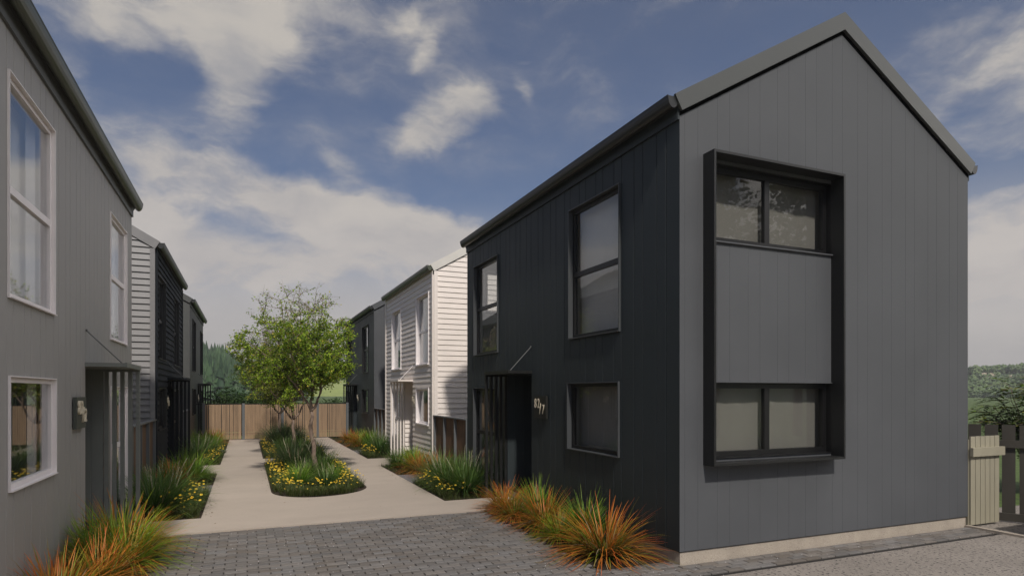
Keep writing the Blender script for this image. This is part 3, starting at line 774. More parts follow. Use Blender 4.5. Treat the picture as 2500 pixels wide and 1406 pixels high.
def mesh_clump(nm, n, h, sp, pal, seed, wdt=.006, droop=1.0, br=.1):
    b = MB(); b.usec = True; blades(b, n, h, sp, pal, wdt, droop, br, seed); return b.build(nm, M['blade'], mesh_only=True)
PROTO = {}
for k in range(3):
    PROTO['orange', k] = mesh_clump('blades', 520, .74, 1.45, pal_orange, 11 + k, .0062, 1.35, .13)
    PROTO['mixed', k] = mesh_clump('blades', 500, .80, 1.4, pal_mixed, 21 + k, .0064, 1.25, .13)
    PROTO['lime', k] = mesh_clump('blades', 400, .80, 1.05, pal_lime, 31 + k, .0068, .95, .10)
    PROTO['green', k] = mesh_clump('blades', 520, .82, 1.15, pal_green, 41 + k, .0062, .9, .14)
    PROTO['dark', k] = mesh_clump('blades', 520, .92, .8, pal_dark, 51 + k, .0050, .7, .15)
def spike_mesh(seed, hgt):
    rr = random.Random(seed); b = MB(); b.usec = True
    b.cur = (.10, .14, .05)
    n = 6; pts = []; lean = rr.uniform(.05, .25)
    for k in range(n + 1): t = k / n; pts.append((lean * hgt * t * t, 0, hgt * t))
    b.tube(pts, .0016, 4)
    for k in range(46):
        t = .62 + .38 * k / 46; p = Vector((lean * hgt * t * t, 0, hgt * t)); a = k * 2.4; r = .0065 * (1.15 - (t - .62) / .5)
        q = p + Vector((math.cos(a) * r, math.sin(a) * r, 0)); e = .0038
        b.cur = mixc((.55, .50, .33), (.75, .70, .52), rr.random())
        b.add([(q.x - e, q.y, q.z), (q.x, q.y - e, q.z + .002), (q.x + e, q.y, q.z), (q.x, q.y + e, q.z - .002), (q.x, q.y, q.z + e * 1.8), (q.x, q.y, q.z - e)],
              [(0, 1, 4), (1, 2, 4), (2, 3, 4), (3, 0, 4), (1, 0, 5), (2, 1, 5), (3, 2, 5), (0, 3, 5)])
    return b.build('flower_spike', M['petal'], mesh_only=True)
SPK = [spike_mesh(80 + k, .60 + .07 * k) for k in range(4)]
def child(nm, me, parent, loc=(0, 0, 0), rot=(0, 0, 0), sc=1.0):
    o = bpy.data.objects.new(nm, me); C.objects.link(o); o.parent = parent; o.location = loc; o.rotation_euler = rot; o.scale = (sc, sc, sc); return o
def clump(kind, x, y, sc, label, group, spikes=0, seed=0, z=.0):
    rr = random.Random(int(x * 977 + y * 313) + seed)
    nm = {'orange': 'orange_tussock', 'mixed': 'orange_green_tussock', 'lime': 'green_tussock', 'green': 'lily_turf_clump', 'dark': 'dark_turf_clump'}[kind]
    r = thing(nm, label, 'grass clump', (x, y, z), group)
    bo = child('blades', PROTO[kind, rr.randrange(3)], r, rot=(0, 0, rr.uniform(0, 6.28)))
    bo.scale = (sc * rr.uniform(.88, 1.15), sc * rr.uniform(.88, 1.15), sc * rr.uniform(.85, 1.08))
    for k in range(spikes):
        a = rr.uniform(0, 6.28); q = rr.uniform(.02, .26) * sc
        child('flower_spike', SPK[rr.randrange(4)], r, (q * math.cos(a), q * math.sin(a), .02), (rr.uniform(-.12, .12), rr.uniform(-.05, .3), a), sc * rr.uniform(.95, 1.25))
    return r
GF, GL_ = 'tussock grasses along the foot of the charcoal house', 'tussock grasses along the foot of the pale grey house'
clump('orange', 4.02, 6.52, 1.04, 'bright orange tussock nearest the corner of the charcoal house', GF)
clump('lime', 4.28, 7.42, .84, 'green tussock just behind the nearest orange one at the charcoal wall', GF)
clump('mixed', 3.92, 7.52, .62, 'small green and orange tussock at the paving edge behind the nearest orange one', GF)
clump('orange', 4.02, 8.18, .90, 'orange tussock in the middle of the row along the charcoal wall', GF)
clump('lime', 4.28, 8.95, .84, 'green tussock beneath the number plaque of the charcoal house', GF)
clump('orange', 3.92, 9.05, .66, 'orange tussock at the paving edge below the charcoal house plaque', GF)
clump('orange', 4.02, 9.72, .78, 'orange tussock beside the slatted porch screen at the end of the paving', GF)
clump('orange', -1.30, 9.40, .72, 'low orange tussock in front of the left porch slats', GL_)
clump('mixed', -1.42, 8.75, .98, 'broad green and orange tussock below the left number plaque', GL_)
clump('lime', -1.62, 8.45, .86, 'green tussock against the pale grey wall at lower left', GL_)
clump('mixed', -1.25, 8.20, .90, 'green tussock with orange tips at the left edge of the brick paving', GL_)
clump('orange', -1.38, 7.55, .80, 'orange tussock near the bottom left corner, second from the front', GL_)
clump('orange', -1.60, 6.85, .85, 'orange tussock right in the bottom left corner', GL_)
GB = 'flowering grass clumps in the garden beds'
def auto(lst, where):
    for i, (kind, x, y, sc, sp, lab) in enumerate(lst): clump(kind, x, y, sc, lab, GB, sp)
auto([('green', 3.98, 11.55, .98, 6, 'green clump with cream flower spikes nearest the charcoal porch screen'),
      ('green', 3.86, 12.2, .95, 8, 'green clump with cream spikes in front of the low brown fence, second from the porch'),
      ('green', 4.22, 12.6, 1.0, 4, 'green clump close against the low brown fence on the right'),
      ('green', 3.92, 13.2, .92, 6, 'green spiked clump at the far side of the right daisy patch'),
      ('orange', 4.15, 14.3, .80, 0, 'orange tussock at the near corner of the white house'),
      ('orange', 4.0, 15.2, .86, 0, 'rusty orange tussock beside the path in front of the white house'),
      ('lime', 3.98, 15.9, .88, 0, 'yellow green tussock below the square window of the white house'),
      ('green', 3.72, 16.5, .8, 0, 'dark green tussock where the side path meets the white house entrance'),
      ('lime', 4.25, 16.7, .82, 0, 'yellow green tussock against the wall of the white house porch'),
      ('green', 3.95, 20.0, .92, 7, 'green spiked clump beyond the white house entrance path'),
      ('green', 4.15, 21.0, .9, 5, 'green spiked clump beside the far end of the white house'),
      ('lime', 4.1, 22.6, .95, 0, 'yellow green tussock in front of the farther brown fence'),
      ('orange', 3.85, 23.6, .85, 0, 'orange tussock beside the path at the far charcoal house'),
      ('lime', 4.1, 24.7, .95, 0, 'bright yellow green tussock at the corner of the far charcoal house'),
      ('orange', 3.8, 25.6, .9, 0, 'farthest orange tussock on the right near the back fence')], 'right')
auto([('green', -1.38, 11.6, 1.0, 5, 'large shaded green clump with spikes right behind the left porch screen'),
      ('green', -1.30, 12.4, 1.0, 8, 'large green clump with cream spikes on the left between porch and gravel'),
      ('green', -1.55, 13.3, .95, 3, 'shaded green clump by the brown fence of the left row'),
      ('orange', -1.45, 14.6, .85, 0, 'dusky orange tussock in shade at the slate house corner'),
      ('lime', -1.10, 15.5, 1.0, 0, 'bright green tussock beside the left path before the side path'),
      ('lime', -1.42, 16.3, .95, 0, 'green tussock against the slate house below its square window'),
      ('green', -1.30, 19.6, .95, 6, 'green spiked clump beyond the left side path'),
      ('green', -1.15, 20.9, .95, 6, 'green spiked clump in the middle of the far left bed'),
      ('lime', -1.35, 22.1, .98, 0, 'green tussock at the far end of the slate house'),
      ('lime', -1.25, 24.3, .98, 0, 'yellow green tussock beside the far left house corner'),
      ('mixed', -1.20, 25.6, .98, 0, 'orange tipped tussock near the back fence on the left'),
      ('orange', -1.10, 26.9, .85, 0, 'farthest orange tussock on the left near the back fence')], 'left')
GI = 'green clumps in the central island'
for (kind, x, y, sc, sp, lab) in [
      ('green', 1.52, 13.45, .66, 7, 'green clump with cream spikes at the front of the central island'),
      ('lime', 1.02, 14.0, .72, 2, 'light green clump at the front left of the island'),
      ('lime', 1.85, 14.3, .66, 2, 'light green clump at the front right of the island'),
      ('green', 1.25, 14.75, .72, 3, 'green clump just in front of the nearest tree trunk'),
      ('dark', 1.05, 15.7, 1.05, 2, 'dark upright clump left of the nearest tree trunk'),
      ('green', 1.75, 15.9, .90, 3, 'green clump right of the nearest tree trunk'),
      ('dark', 1.30, 16.6, .95, 1, 'dark clump behind the nearest tree trunk'),
      ('green', 1.05, 17.4, .92, 3, 'green clump at the back left of the front island'),
      ('green', 1.70, 17.7, .92, 3, 'green clump at the back right of the front island'),
      ('green', 1.10, 20.6, .92, 3, 'green clump at the front left of the rear island'),
      ('green', 1.65, 20.9, .92, 3, 'green clump at the front right of the rear island'),
      ('green', 1.25, 22.0, .95, 2, 'green clump before the second tree'),
      ('dark', 1.05, 23.2, 1.05, 0, 'dark clump in the middle of the rear island, left side'),
      ('dark', 1.60, 23.6, 1.05, 0, 'dark clump in the middle of the rear island, right side'),
      ('dark', 1.15, 25.0, 1.05, 0, 'dark clump near the back fence, left side of the island'),
      ('dark', 1.60, 25.9, 1.0, 0, 'dark clump nearest the back fence in the island')]:
    clump(kind, x, y, sc, lab, GI, sp)

# daisies
def flower_mesh(seed, hgt):
    rr = random.Random(seed); b = MB(); b.usec = True
    b.cur = (.07, .11, .03); lx, ly = rr.uniform(-.05, .05), rr.uniform(-.05, .05)
    b.tube([(0, 0, 0), (lx * .4, ly * .4, hgt * .5), (lx, ly, hgt)], .0018, 4)
    tl = Vector((rr.uniform(-.4, .4), rr.uniform(-.75, .1), 1)).normalized(); t1 = tl.cross(Vector((1, 0, 0))).normalized(); t2 = tl.cross(t1)
    c = Vector((lx, ly, hgt)); col = mixc((.80, .52, .02), (.85, .66, .08), rr.random())
    b.cur = col; n = 8; rp = rr.uniform(.018, .029)
    for k in range(n):
        a = 2 * math.pi * k / n; d = t1 * math.cos(a) + t2 * math.sin(a); e = t1 * -math.sin(a) + t2 * math.cos(a)
        b.add([tuple(c + d * .004), tuple(c + d * rp * .6 + e * rp * .36 + tl * .003), tuple(c + d * rp), tuple(c + d * rp * .6 - e * rp * .36 + tl * .003)], [(0, 1, 2, 3)])
    b.cur = (.40, .20, .015); k = 7
    b.add([tuple(c + tl * .009)] + [tuple(c + tl * .002 + (t1 * math.cos(6.283 * i / k) + t2 * math.sin(6.283 * i / k)) * .0095) for i in range(k)], [(0, 1 + i, 1 + (i + 1) % k) for i in range(k)])
    return b.build('flower', M['petal'], mesh_only=True)
FLW = [flower_mesh(200 + k, .20 + .05 * (k % 4)) for k in range(8)]
def daisy_foliage(seed):
    b = MB(); b.usec = True
    blades(b, 150, .19, .55, lambda rr, l: ((.03, .035, .010), mixc((.05, .075, .018), (.10, .14, .03), rr.random()), (.13, .16, .04)), .0035, .5, .19, seed, 3)
    return b.build('foliage', M['blade'], mesh_only=True)
FOL = [daisy_foliage(300 + k) for k in range(4)]
def daisies(spots, label, group):
    ORD = 'first second third fourth fifth sixth seventh eighth ninth tenth eleventh twelfth thirteenth fourteenth fifteenth sixteenth seventeenth eighteenth nineteenth twentieth'.split()
    spots = sorted(spots, key=lambda q: (q[1] if abs(spots[0][1] - spots[-1][1]) > .6 else q[0]))
    frm = 'from the front' if abs(spots[0][1] - spots[-1][1]) > .6 else 'from the left'
    for i_, (x, y, nf) in enumerate(spots):
        rr = random.Random(int(x * 7919 + y * 104729))
        r = thing('yellow_daisy_clump', label + ', ' + ORD[i_] + ' clump ' + frm, 'daisies', (x, y, .0), group)
        child('foliage', FOL[rr.randrange(4)], r, rot=(0, 0, rr.uniform(0, 6.28)))
        for k in range(nf):
            a = rr.uniform(0, 6.28); q = .19 * math.sqrt(rr.random())
            child('flower', FLW[rr.randrange(8)], r, (q * math.cos(a), q * math.sin(a), 0), (0, 0, rr.uniform(-.6, .6)), rr.uniform(.68, 1.0))
def line(x0, y0, x1, y1, n, nf, j=.06):
    return [(x0 + (x1 - x0) * (k + .5) / n + R.uniform(-j, j), y0 + (y1 - y0) * (k + .5) / n + R.uniform(-j, j), max(1, nf + 2 + R.randint(-2, 2))) for k in range(n)]
daisies(line(.66, 12.95, 1.3, 12.58, 3, 5, .03) + line(1.3, 12.58, 2.0, 12.85, 3, 5, .03), 'yellow daisies along the rounded front edge of the island', 'daisies at the island front')
daisies(line(.66, 13.3, .66, 18.4, 13, 8, .03) + line(.9, 13.2, .85, 16, 5, 6), 'yellow daisies along the left edge of the front island', 'daisies at the island left edge')
daisies(line(2.1, 13.15, 2.12, 18.3, 12, 8, .03) + line(1.85, 13.2, 1.95, 13.6, 2, 6), 'yellow daisies along the right edge of the front island', 'daisies at the island right edge')
daisies(line(.68, 20.3, .68, 26.8, 12, 8, .03) + line(.9, 20.3, .9, 23, 4, 7), 'yellow daisies along the left edge of the rear island', 'daisies at the rear island left edge')
daisies(line(2.1, 20.3, 2.1, 26.0, 9, 6, .03), 'yellow daisies along the right edge of the rear island', 'daisies at the rear island right edge')
daisies(line(3.55, 11.2, 3.55, 13.4, 6, 8, .04) + line(3.85, 11.15, 3.75, 13.0, 3, 5), 'yellow daisies at the near right path edge', 'daisies of the near right bed')
daisies(line(3.55, 19.1, 3.6, 20.7, 5, 9, .04), 'yellow daisies past the white house entrance path', 'daisies of the far right bed')
daisies(line(-.88, 11.15, -.88, 13.9, 7, 6, .04) + line(-1.12, 11.1, -1.1, 12.6, 3, 4), 'yellow daisies at the near left path edge', 'daisies of the near left bed')
daisies(line(-.88, 19.1, -.86, 22.6, 8, 7, .04) + line(-1.1, 19.1, -1.0, 20.5, 2, 6), 'yellow daisies beyond the left side path', 'daisies of the far left bed')

# low ground cover in the beds
gc = MB(); gc.usec = True
def cover(x0, x1, y0, y1, n, hh=.11):
    for i in range(n):
        x, y = R.uniform(x0, x1), R.uniform(y0, y1); h = hh * R.uniform(.4, 1.2); a = R.uniform(0, 6.28); ln = R.uniform(0, .05); w0 = .003
        gc.cur = mixc((.035, .045, .012), (.10, .12, .03), R.random())
        dx_, dy_ = math.cos(a), math.sin(a)
        gc.add([(x - dy_ * w0, y + dx_ * w0, 0), (x + dy_ * w0, y - dx_ * w0, 0), (x + dx_ * ln, y + dy_ * ln, h)], [(0, 1, 2)])
for a in ((.5, 2.28, 13.3, 18.68, 9000), (.75, 2.0, 12.55, 13.3, 1500), (.5, 2.28, 20.1, 27.5, 6000), (3.38, 4.55, 10.97, 13.45, 4500), (-1.85, -.7, 10.97, 13.7, 4500), (-1.85, -.7, 14.9, 17.0, 2500), (3.38, 4.55, 14.95, 17.0, 1800),
          (-1.85, -.7, 18.85, 28.2, 4500), (3.38, 4.5, 18.85, 28.2, 4500)): cover(*a)
tag(gc.build('ground_cover', M['blade']), 'short dark green ground cover in the garden beds', 'ground cover', kind='stuff')

lt = MB(); lt.usec = True
for (x0, x1, y0, y1, n) in ((-.68, -.5, 11, 16.5, 70), (3.15, 3.35, 11, 16.5, 50), (3.45, 3.75, 6.2, 9.7, 60), (-1.05, -.8, 7.0, 9.7, 45), (-.6, 3.3, 10, 12.2, 14), (.3, .46, 13, 18, 40)):
    for _ in range(n):
        x, y = R.uniform(x0, x1), R.uniform(y0, y1); zz = pz + .002 if y > 9.84 else .008
        if y < 9.84 and x > 3.64: continue
        e = R.uniform(.006, .022); a = R.uniform(0, 6.28); cx_, sx_ = math.cos(a) * e, math.sin(a) * e
        lt.cur = mixc((.06, .04, .025), (.22, .15, .06), R.random())
        lt.add([(x - cx_, y - sx_, zz), (x + sx_ * .4, y - cx_ * .4, zz + .003), (x + cx_, y + sx_, zz), (x - sx_ * .4, y + cx_ * .4, zz + .004)], [(0, 1, 2, 3)])
tag(lt.build('leaf_litter', M['leaf']), 'small dry leaves and bark flakes lying along the path edges', 'leaf litter', kind='stuff')
# ------------------------------------------------------------------ trees
def leaf(b, p, size, rr, col):
    d = Vector((rr.gauss(0, 1), rr.gauss(0, 1), rr.gauss(-.25, .7))).normalized(); n = d.cross(Vector((rr.gauss(0, 1), rr.gauss(0, 1), rr.gauss(0, 1)))).normalized()
    m = p + d * size * .5; w_ = n * size * .30; fold = d.cross(n) * size * .08
    b.cur = col
    b.add([tuple(p), tuple(m + w_ + fold), tuple(p + d * size), tuple(m - w_ + fold)], [(0, 1, 2), (0, 2, 3)])
def curve(p, q, bow, n, rr, jit=.02):
    p, q, bow = Vector(p), Vector(q), Vector(bow); out_ = []
    for k in range(n + 1):
        t = k / n; x = p.lerp(q, t) + bow * (4 * t * (1 - t)) * .5
        if 0 < k < n: x += Vector((rr.uniform(-jit, jit), rr.uniform(-jit, jit), rr.uniform(-jit, jit)))
        out_.append(x)
    return out_
def court_tree(x, y, trunk, forks, cen, rx, rz, seed, label, leafcol, n_limb=11, zmin=1.75, group=None, dens=1.0):
    rr = random.Random(seed)
    root = thing('courtyard_tree', label, 'tree', (x, y, 0), group)
    tb = MB(); n = len(trunk)
    rads = [.062 - .022 * k / (n - 1) for k in range(n)]
    tb.tube([(x + a, y + b_, c) for a, b_, c in trunk], rads, 9)
    br = MB(); lf_ = MB(); lf_.usec = True
    top = Vector((x + trunk[-1][0], y + trunk[-1][1], trunk[-1][2]))
    limbs = []
    for f_ in forks:
        q = Vector((x + f_[0], y + f_[1], f_[2])); pts = curve(top, q, (rr.uniform(-.1, .1), rr.uniform(-.1, .1), -.05), 5, rr, .015)
        tb.tube(pts, [.036 - .012 * k / 5 for k in range(6)], 7); limbs.append(q)
    c = Vector((x + cen[0], y + cen[1], cen[2]))
    tips = []
    for i in range(n_limb):
        a = i * 2.399 + rr.uniform(-.3, .3); e = -.45 + 1.95 * ((i + .5) / n_limb); e = min(e, 1.35)
        tgt = c + Vector((math.cos(a) * math.cos(e) * rx, math.sin(a) * math.cos(e) * rx, math.sin(e) * rz)) * rr.uniform(.75, .98)
        st_ = min(limbs, key=lambda q: (q - tgt).length)
        pts = curve(st_, tgt, (rr.uniform(-.2, .2), rr.uniform(-.2, .2), rr.uniform(-.05, .25)), 10, rr, .025)
        br.tube(pts, [.019 - .014 * k / 10 for k in range(11)], 6)
        for k in range(2, 11):
            for m_ in range(2):
                p = pts[k]; out_d = (p - c); out_d = Vector((out_d.x / rx, out_d.y / rx, out_d.z / rz))
                d = (out_d * .9 + Vector((rr.gauss(0, 1), rr.gauss(0, 1), rr.gauss(.25, .8))) * .75).normalized()
                ln = rr.uniform(.35, .68); q = p + d * ln
                rel = Vector(((q.x - c.x) / rx, (q.y - c.y) / rx, (q.z - c.z) / rz))
                if rel.length > 1.05: q = c + Vector((rel.x * rx, rel.y * rx, rel.z * rz)) * (1.02 / rel.length) * rr.uniform(.93, 1.0)
                if q.z < zmin: q.z = zmin + rr.uniform(0, .15)
                if q.x > c.x + .35 and q.z < 2.35: q.z = 2.35 + rr.uniform(0, .3)
                sp_ = curve(p, q, (0, 0, rr.uniform(-.06, .1)), 5, rr, .012)
                br.tube(sp_, [.0075 - .005 * j / 5 for j in range(6)], 4)
                for j in range(1, 6):
                    for _ in range(2 if j < 5 else 3):
                        d2 = (d * .55 + Vector((rr.gauss(0, 1), rr.gauss(0, 1), rr.gauss(.1, .8)))).normalized(); l2 = rr.uniform(.10, .26)
                        a0 = sp_[j]; e0 = a0 + d2 * l2 * .5 + Vector((0, 0, .01)); e1 = a0 + d2 * l2
                        br.tube([a0, e0, e1], [.0028, .002, .0012], 3, cap=False)
                        tips.append((a0, e0, e1))
    for (a0, e0, e1) in tips:
        zrel = (e1.z - c.z) / rz; orel = math.hypot(e1.x - c.x, e1.y - c.y) / rx
        bare = sstep(.30, .85, zrel + .3 * rr.random())
        nl = int(round((14.5 * (1 - bare) + 1.4 * bare) * dens * rr.uniform(.6, 1.3)))
        for _ in range(nl):
            t = rr.random(); p = a0.lerp(e0, t * 2) if t < .5 else e0.lerp(e1, t * 2 - 1)
            p = p + Vector((rr.gauss(0, .02), rr.gauss(0, .02), rr.gauss(0, .02)))
            leaf(lf_, p, rr.uniform(.040, .064), rr, leafcol(rr, orel))
    tr = tb.build('trunk', M['bark'], root, smooth=True); br.build('branches', M['bark'], root); lf_.build('leaves', M['leaf'], root)
    return root
def lc1(rr, o):
    q = rr.random()
    if q < .08: return (.50, .44, .06)
    return mixc((.06, .14, .018), (.46, .62, .05), rr.random() ** 1.1)
def lc2(rr, o): return mixc((.08, .14, .02), (.38, .42, .05), rr.random())
def lc3(rr, o): return mixc((.035, .08, .015), (.11, .19, .03), rr.random())
court_tree(1.50, 15.45, [(0, 0, 0), (.02, 0, .25), (-.03, .02, .5), (-.02, .02, .72), (-.07, .03, .95), (-.10, .02, 1.2), (-.06, 0, 1.42), (-.08, 0, 1.55)],
           [(-.28, .05, 1.95), (.10, -.02, 1.92), (-.05, .12, 2.0)], (-.40, .1, 3.08), 1.38, 1.42, 5, 'nearest courtyard tree with twisting bare trunk and airy yellow green crown', lc1, 16, group='small trees in the central island', dens=1.0)
court_tree(1.35, 20.6, [(0, 0, 0), (.0, 0, .3), (.03, 0, .6), (-.02, 0, .9), (.0, 0, 1.15)],
           [(-.30, .0, 1.55), (.28, -.05, 1.6), (0, .15, 1.7), (-.1, -.15, 1.6)], (-.25, 0, 2.9), 1.35, 1.35, 9, 'second courtyard tree, its low forked trunk between the grasses', lc2, 14, zmin=1.5, group='small trees in the central island', dens=.85)
court_tree(1.15, 24.9, [(0, 0, 0), (.03, 0, .4), (-.03, 0, .8), (.0, 0, 1.2)],
           [(-.25, .0, 1.6), (.25, -.05, 1.6), (0, .15, 1.7)], (-.35, 0, 3.0), 1.45, 1.5, 14, 'farthest courtyard tree with darker leaves near the back fence', lc3, 14, zmin=1.6, group='small trees in the central island', dens=.9)

def bush(x, y, rx, rz, zc, n, lsz, cols, seed, label, name='leafy_shrub', group=None, lobes=7, cat='shrub'):
    rr = random.Random(seed); root = thing(name, label, cat, (x, y, 0), group)
    b = MB(); st_ = MB(); b.usec = True
    L_ = [(rr.uniform(-.6, .6) * rx, rr.uniform(-.6, .6) * rx, zc + rr.uniform(-.5, .55) * rz, rr.uniform(.35, .6)) for _ in range(lobes)]
    for (lx, ly, lz, lr) in L_:
        st_.tube(curve((x + rr.uniform(-.1, .1), y + rr.uniform(-.1, .1), -.02), (x + lx, y + ly, lz), (0, 0, 0), 4, rr, .05 * rx), [.03 * rx, .026 * rx, .02 * rx, .014 * rx, .006 * rx], 5)
    for i in range(n):
        lx, ly, lz, lr = L_[rr.randrange(lobes)]
        d = Vector((rr.gauss(0, 1), rr.gauss(0, 1), rr.gauss(0, 1))).normalized() * (rr.random() ** .4)
        p = Vector((x + lx + d.x * rx * lr, y + ly + d.y * rx * lr, max(.03, lz + d.z * rz * lr)))
        leaf(b, p, lsz * rr.uniform(.6, 1.3), rr, mixc(cols[0], cols[1], rr.random() ** 1.3))
    st_.build('stems', M['bark'], root); b.build('leaves', M['leaf'], root)
    return root
GS = 'shrubs behind the back fence'
GRC = ((.02, .045, .012), (.07, .13, .03))
bush(-2.0, 31.2, 1.5, 1.2, 1.3, 2600, .11, GRC, 71, 'dark shrub behind the left end of the back fence', group=GS)
bush(-.2, 32.0, 1.5, 1.1, 1.2, 2600, .11, GRC, 72, 'dark shrub behind the back fence left of the trees', group=GS)
bush(1.6, 31.5, 1.4, 1.0, 1.1, 2200, .11, ((.04, .07, .015), (.11, .16, .03)), 73, 'lighter green shrub behind the middle of the back fence', group=GS)
bush(4.5, 34.5, 1.0, .8, .95, 1200, .10, GRC, 74, 'small dark shrub behind the right end of the back fence', group=GS)
# compound-leaved shrub behind the picket fence
def frond_shrub(x, y, hgt, rx, n, seed, label):
    rr = random.Random(seed); root = thing('leafy_shrub', label, 'shrub', (x, y, 0)); st_ = MB(); b = MB(); b.usec = True
    for i in range(n):
        a = rr.uniform(0, 6.28); e = rr.random() ** .7; l = rr.uniform(.5, 1)
        end = Vector((x + math.cos(a) * rx * e, y + math.sin(a) * rx * e, hgt * (1 - .45 * e * e) * rr.uniform(.5, 1.0)))
        pts = curve((x, y, -.02), end, (math.cos(a) * .1, math.sin(a) * .1, hgt * .35), 7, rr, .02); st_.tube(pts, [.016 - .0018 * k for k in range(8)], 4)
        for k in range(3, 8):
            for _ in range(3):
                d = Vector((math.cos(a) + rr.gauss(0, .8), math.sin(a) + rr.gauss(0, .8), rr.gauss(.05, .3))).normalized(); L3 = rr.uniform(.22, .42)
                q = [pts[k] + d * L3 * t / 5 + Vector((0, 0, -.10 * (t / 5) ** 2)) for t in range(6)]
                st_.tube(q, .0025, 3, cap=False); sd = d.cross(Vector((0, 0, 1))).normalized()
                col = mixc((.025, .055, .012), (.14, .22, .025), rr.random() ** 1.5)
                if rr.random() < .10: col = (.25, .27, .03)
                for t in range(1, 6):
                    for sgn in (-1, 1):
                        dd_ = (sd * sgn + d * .7 + Vector((0, 0, rr.uniform(-.4, .1)))).normalized(); s_ = rr.uniform(.085, .12); p = q[t]; nn = dd_.cross(Vector((0, 0, 1))).normalized() * s_ * .36
                        b.cur = col; b.add([tuple(p), tuple(p + dd_ * s_ * .5 + nn), tuple(p + dd_ * s_), tuple(p + dd_ * s_ * .5 - nn)], [(0, 1, 2, 3)])
    st_.build('stems', M['bark'], root); b.build('leaves', M['leaf'], root)
frond_shrub(15.0, 7.5, 2.5, 1.05, 60, 91, 'shrub with long compound leaves rising behind the dark picket fence')
bush(12.6, 8.6, 1.2, .8, .5, 1500, .10, GRC, 92, 'low dark shrub seen through the gaps of the picket fence')
# ------------------------------------------------------------------ trees behind the viewer and beyond the left row (seen in the window panes)
def pine(x, y, h, seed, label):
    rr = random.Random(seed); root = thing('pine_tree', label, 'tree', (x, y, 0), 'pines reflected in the windows'); tb = MB(); b = MB(); b.usec = True
    tb.tube([(x, y, 0), (x + .1, y, h * .5), (x, y, h)], [.22, .16, .03], 8)
    for i in range(46):
        z = h * (.28 + .70 * i / 46); a = i * 2.4; r = (h * .30) * (1 - (i / 46) ** 1.5) * rr.uniform(.6, 1.1) + .3
        e = Vector((x + math.cos(a) * r, y + math.sin(a) * r, z + r * .25)); tb.tube([(x, y, z), e], [.05, .015], 4)
        for j in range(70):
            t = rr.random() ** .6; p = Vector((x, y, z)).lerp(e, t) + Vector((rr.gauss(0, .3), rr.gauss(0, .3), rr.gauss(.05, .16)))
            leaf(b, p, rr.uniform(.22, .42), rr, mixc((.02, .035, .012), (.05, .075, .022), rr.random()))
    tb.build('trunk', M['bark'], root); b.build('crown', M['leaf'], root)
pine(15.5, -9, 12.5, 1, 'pine behind the viewer, reflected in the left half of the gable window')
pine(19.6, -10.5, 12.5, 4, 'pine behind the viewer, reflected in the middle of the gable window')
pine(23.6, -9.5, 13.0, 2, 'pine behind the viewer, reflected in the right half of the gable window')
pine(-13, 27, 10.5, 3, 'pine beyond the left row, reflected in the upper windows of the charcoal house')

# ------------------------------------------------------------------ far landscape
def az_of(px): return math.degrees(YAW + math.atan((px - 1250) / 1515.0))
def hill_h(az, r):
    left = sstep(3.0, -3.5, az) * sstep(-75, -40, az)
    mid = sstep(1, 6, az) * sstep(20, 12, az)
    right = sstep(35, 50, az)
    h = left * 11.0 * sstep(140, 260, r) * (1 + .18 * math.sin(az * .8 + r * .01))
    h = max(h, mid * 14 * sstep(330, 620, r))
    h = max(h, right * (9.3 * sstep(325, 390, r) + 3.0 * sstep(393, 398, r) + (1.2 + 1.0 * math.sin(az * .8 + 1) + .4 * math.sin(az * 2.3)) * sstep(398, 440, r)))
    h = max(h, 27 * sstep(650, 950, r))
    other = sstep(-38, -60, az) + sstep(75, 95, az)
    h = max(h, min(1, other) * 16 * sstep(200, 380, r))
    return h
hm = MB(); AZ = [k * 1.0 for k in range(-180, 180)]; RS = [118, 140, 165, 190, 220, 250, 285, 320, 345, 370, 395, 405, 420, 440, 480, 540, 620, 700, 800, 950, 1150]
for a in AZ:
    for r in RS: hm.v.append((r * math.sin(rad(a)), r * math.cos(rad(a)), hill_h(a, r) - .15 if r > 120 else -.6)); hm.c.append((1, 1, 1))
nr = len(RS)
for i in range(len(AZ)):
    for j in range(nr - 1):
        i2 = (i + 1) % len(AZ); hm.f.append((i * nr + j, i2 * nr + j, i2 * nr + j + 1, i * nr + j + 1))
        hm.mi.append(1 if (4 < AZ[i] < 20 and RS[j] >= 285 and RS[j] < 620) else 0)
struct(hm, 'hills', [M['hillgrass'], M['pale_field']])
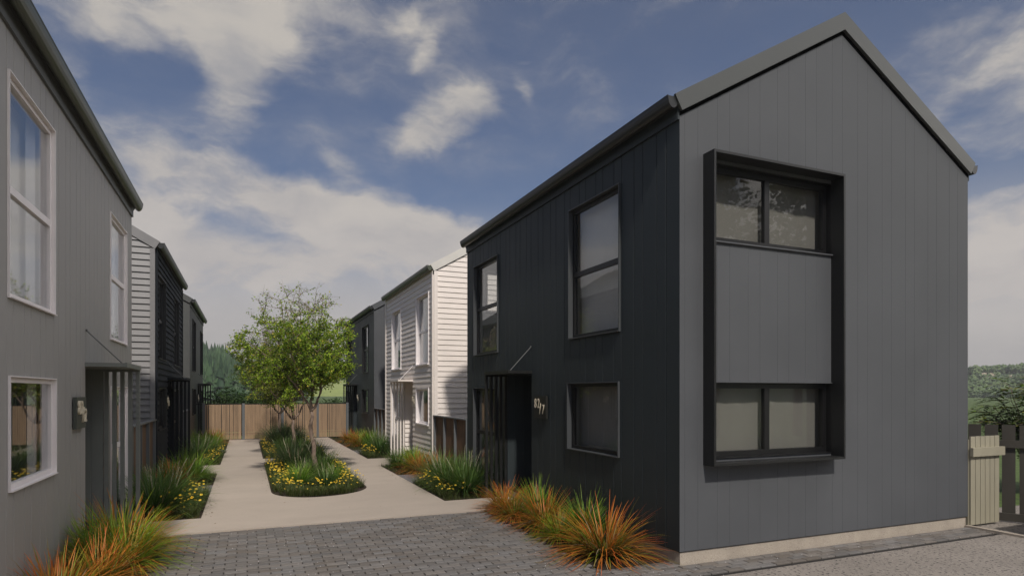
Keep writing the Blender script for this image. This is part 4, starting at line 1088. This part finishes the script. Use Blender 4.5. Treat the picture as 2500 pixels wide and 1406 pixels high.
def forest(name, label, spots, cols, seed, conifer=False):
    rr = random.Random(seed); b = MB(); b.usec = True
    for (az, r, s_) in spots:
        x, y = r * math.sin(rad(az)), r * math.cos(rad(az)); z = hill_h(az, r) - .3
        col = mixc(cols[0], cols[1], rr.random() ** 1.3)
        if conifer and rr.random() < .65:
            n = 7; hh = s_ * rr.uniform(1.5, 2.3)
            for lv in range(4):
                zb = z + hh * (.1 + .22 * lv); rr_ = s_ * .42 * (1 - lv * .22); zt = zb + hh * .34; a0 = rr.random() * 6
                b.cur = mixc(col, cols[1], .25 * rr.random())
                b.add([(x, y, zt)] + [(x + math.cos(a0 + 6.283 * k / n) * rr_ * rr.uniform(.75, 1.2), y + math.sin(a0 + 6.283 * k / n) * rr_ * rr.uniform(.75, 1.2), zb + rr.uniform(-.1, .1) * s_) for k in range(n)], [(0, 1 + k, 1 + (k + 1) % n) for k in range(n)])
        else:
            for q in range(9):     # leaf clumps
                cx_, cy_, cz_ = x + rr.gauss(0, .28) * s_, y + rr.gauss(0, .28) * s_, z + s_ * rr.uniform(.15, 1.15); e = s_ * rr.uniform(.18, .34)
                b.cur = mixc(col, cols[1], .35 * rr.random())
                pts = [(cx_ + e * dx_ * rr.uniform(.7, 1.3), cy_ + e * dy_ * rr.uniform(.7, 1.3), cz_ + e * dz_ * rr.uniform(.7, 1.3)) for dx_, dy_, dz_ in ((1, 0, 0), (0, 1, 0), (-1, 0, 0), (0, -1, 0), (0, 0, 1), (0, 0, -.8))]
                b.add(pts, [(0, 1, 4), (1, 2, 4), (2, 3, 4), (3, 0, 4), (1, 0, 5), (2, 1, 5), (3, 2, 5), (0, 3, 5)])
    return tag(b.build(name, M['leaf']), label, 'forest', kind='stuff')
rr = random.Random(99)
sp = [(rr.uniform(-9, 4), rr.uniform(150, 300), rr.uniform(2.6, 4.4)) for _ in range(2400)]
forest('forest', 'dark conifer forest on the hillside seen left of the courtyard tree', sp, ((.03, .07, .035), (.11, .20, .08)), 5, True)
sp = [(rr.uniform(46, 76), 318 + 132 * rr.random() ** .8, 1.0 + 2.4 * rr.random() ** 1.6) for _ in range(9500)]
sp = [q for q in sp if not (370 < q[1] < 399 and rr.random() < .93)]
forest('forest', 'green broadleaf forest below and above the pale cliffs at the right', sp, ((.07, .13, .05), (.20, .30, .09)), 6)
sp = [(rr.uniform(-60, -9) if rr.random() < .5 else rr.uniform(68, 120), rr.uniform(220, 420), rr.uniform(4, 7)) for _ in range(1200)] + [(rr.uniform(3, 16), rr.uniform(640, 900), rr.uniform(5, 8)) for _ in range(900)]
forest('forest', 'distant woodland ridge beyond the pale meadow', sp, ((.05, .10, .05), (.12, .18, .09)), 8)
cb = MB(); rr = random.Random(17)
for i in range(300):
    az = rr.uniform(50, 72); lay = rr.random(); r = 391 + 6 * lay
    if math.sin(az * 2.3) + .6 * math.sin(az * 5.1) < -.25: continue
    zc = (10.3 if lay < .5 else 11.5) + .25 * math.sin(az * 1.3); hh = rr.uniform(.35, .6); ww = rr.uniform(.8, 2.2)
    x, y = r * math.sin(rad(az)), r * math.cos(rad(az)); n = 6
    poly = [(math.cos(6.283 * k / n) * ww * rr.uniform(.7, 1.2), math.sin(6.283 * k / n) * ww * rr.uniform(.7, 1.2)) for k in range(n)]
    cb.prism(poly, lambda a, b_, h: (x + a, y + b_, h), zc - hh, zc + hh)
tag(cb.build('chalk_cliff', M['cliff']), 'band of pale chalk cliff across the wooded hill at the right', 'cliff', kind='structure')

hz = MB(); hz.box(-1400, 1400, -700, 2600, -1.5, 75)
hzm = bpy.data.materials.new('haze_air'); hzm.use_nodes = True; t_ = NT(hzm.node_tree)
pvn = t_.n('ShaderNodeVolumePrincipled', {'Color': (.86, .87, .88, 1), 'Density': 0.00065, 'Anisotropy': 0.2})
t_.n('ShaderNodeOutputMaterial', {'Volume': pvn.outputs[0]})
tag(hz.build('haze', hzm), 'thin pale haze over the far hills', 'haze', kind='stuff')
for o in bpy.data.objects:
    if '_w' in o: del o['_w']
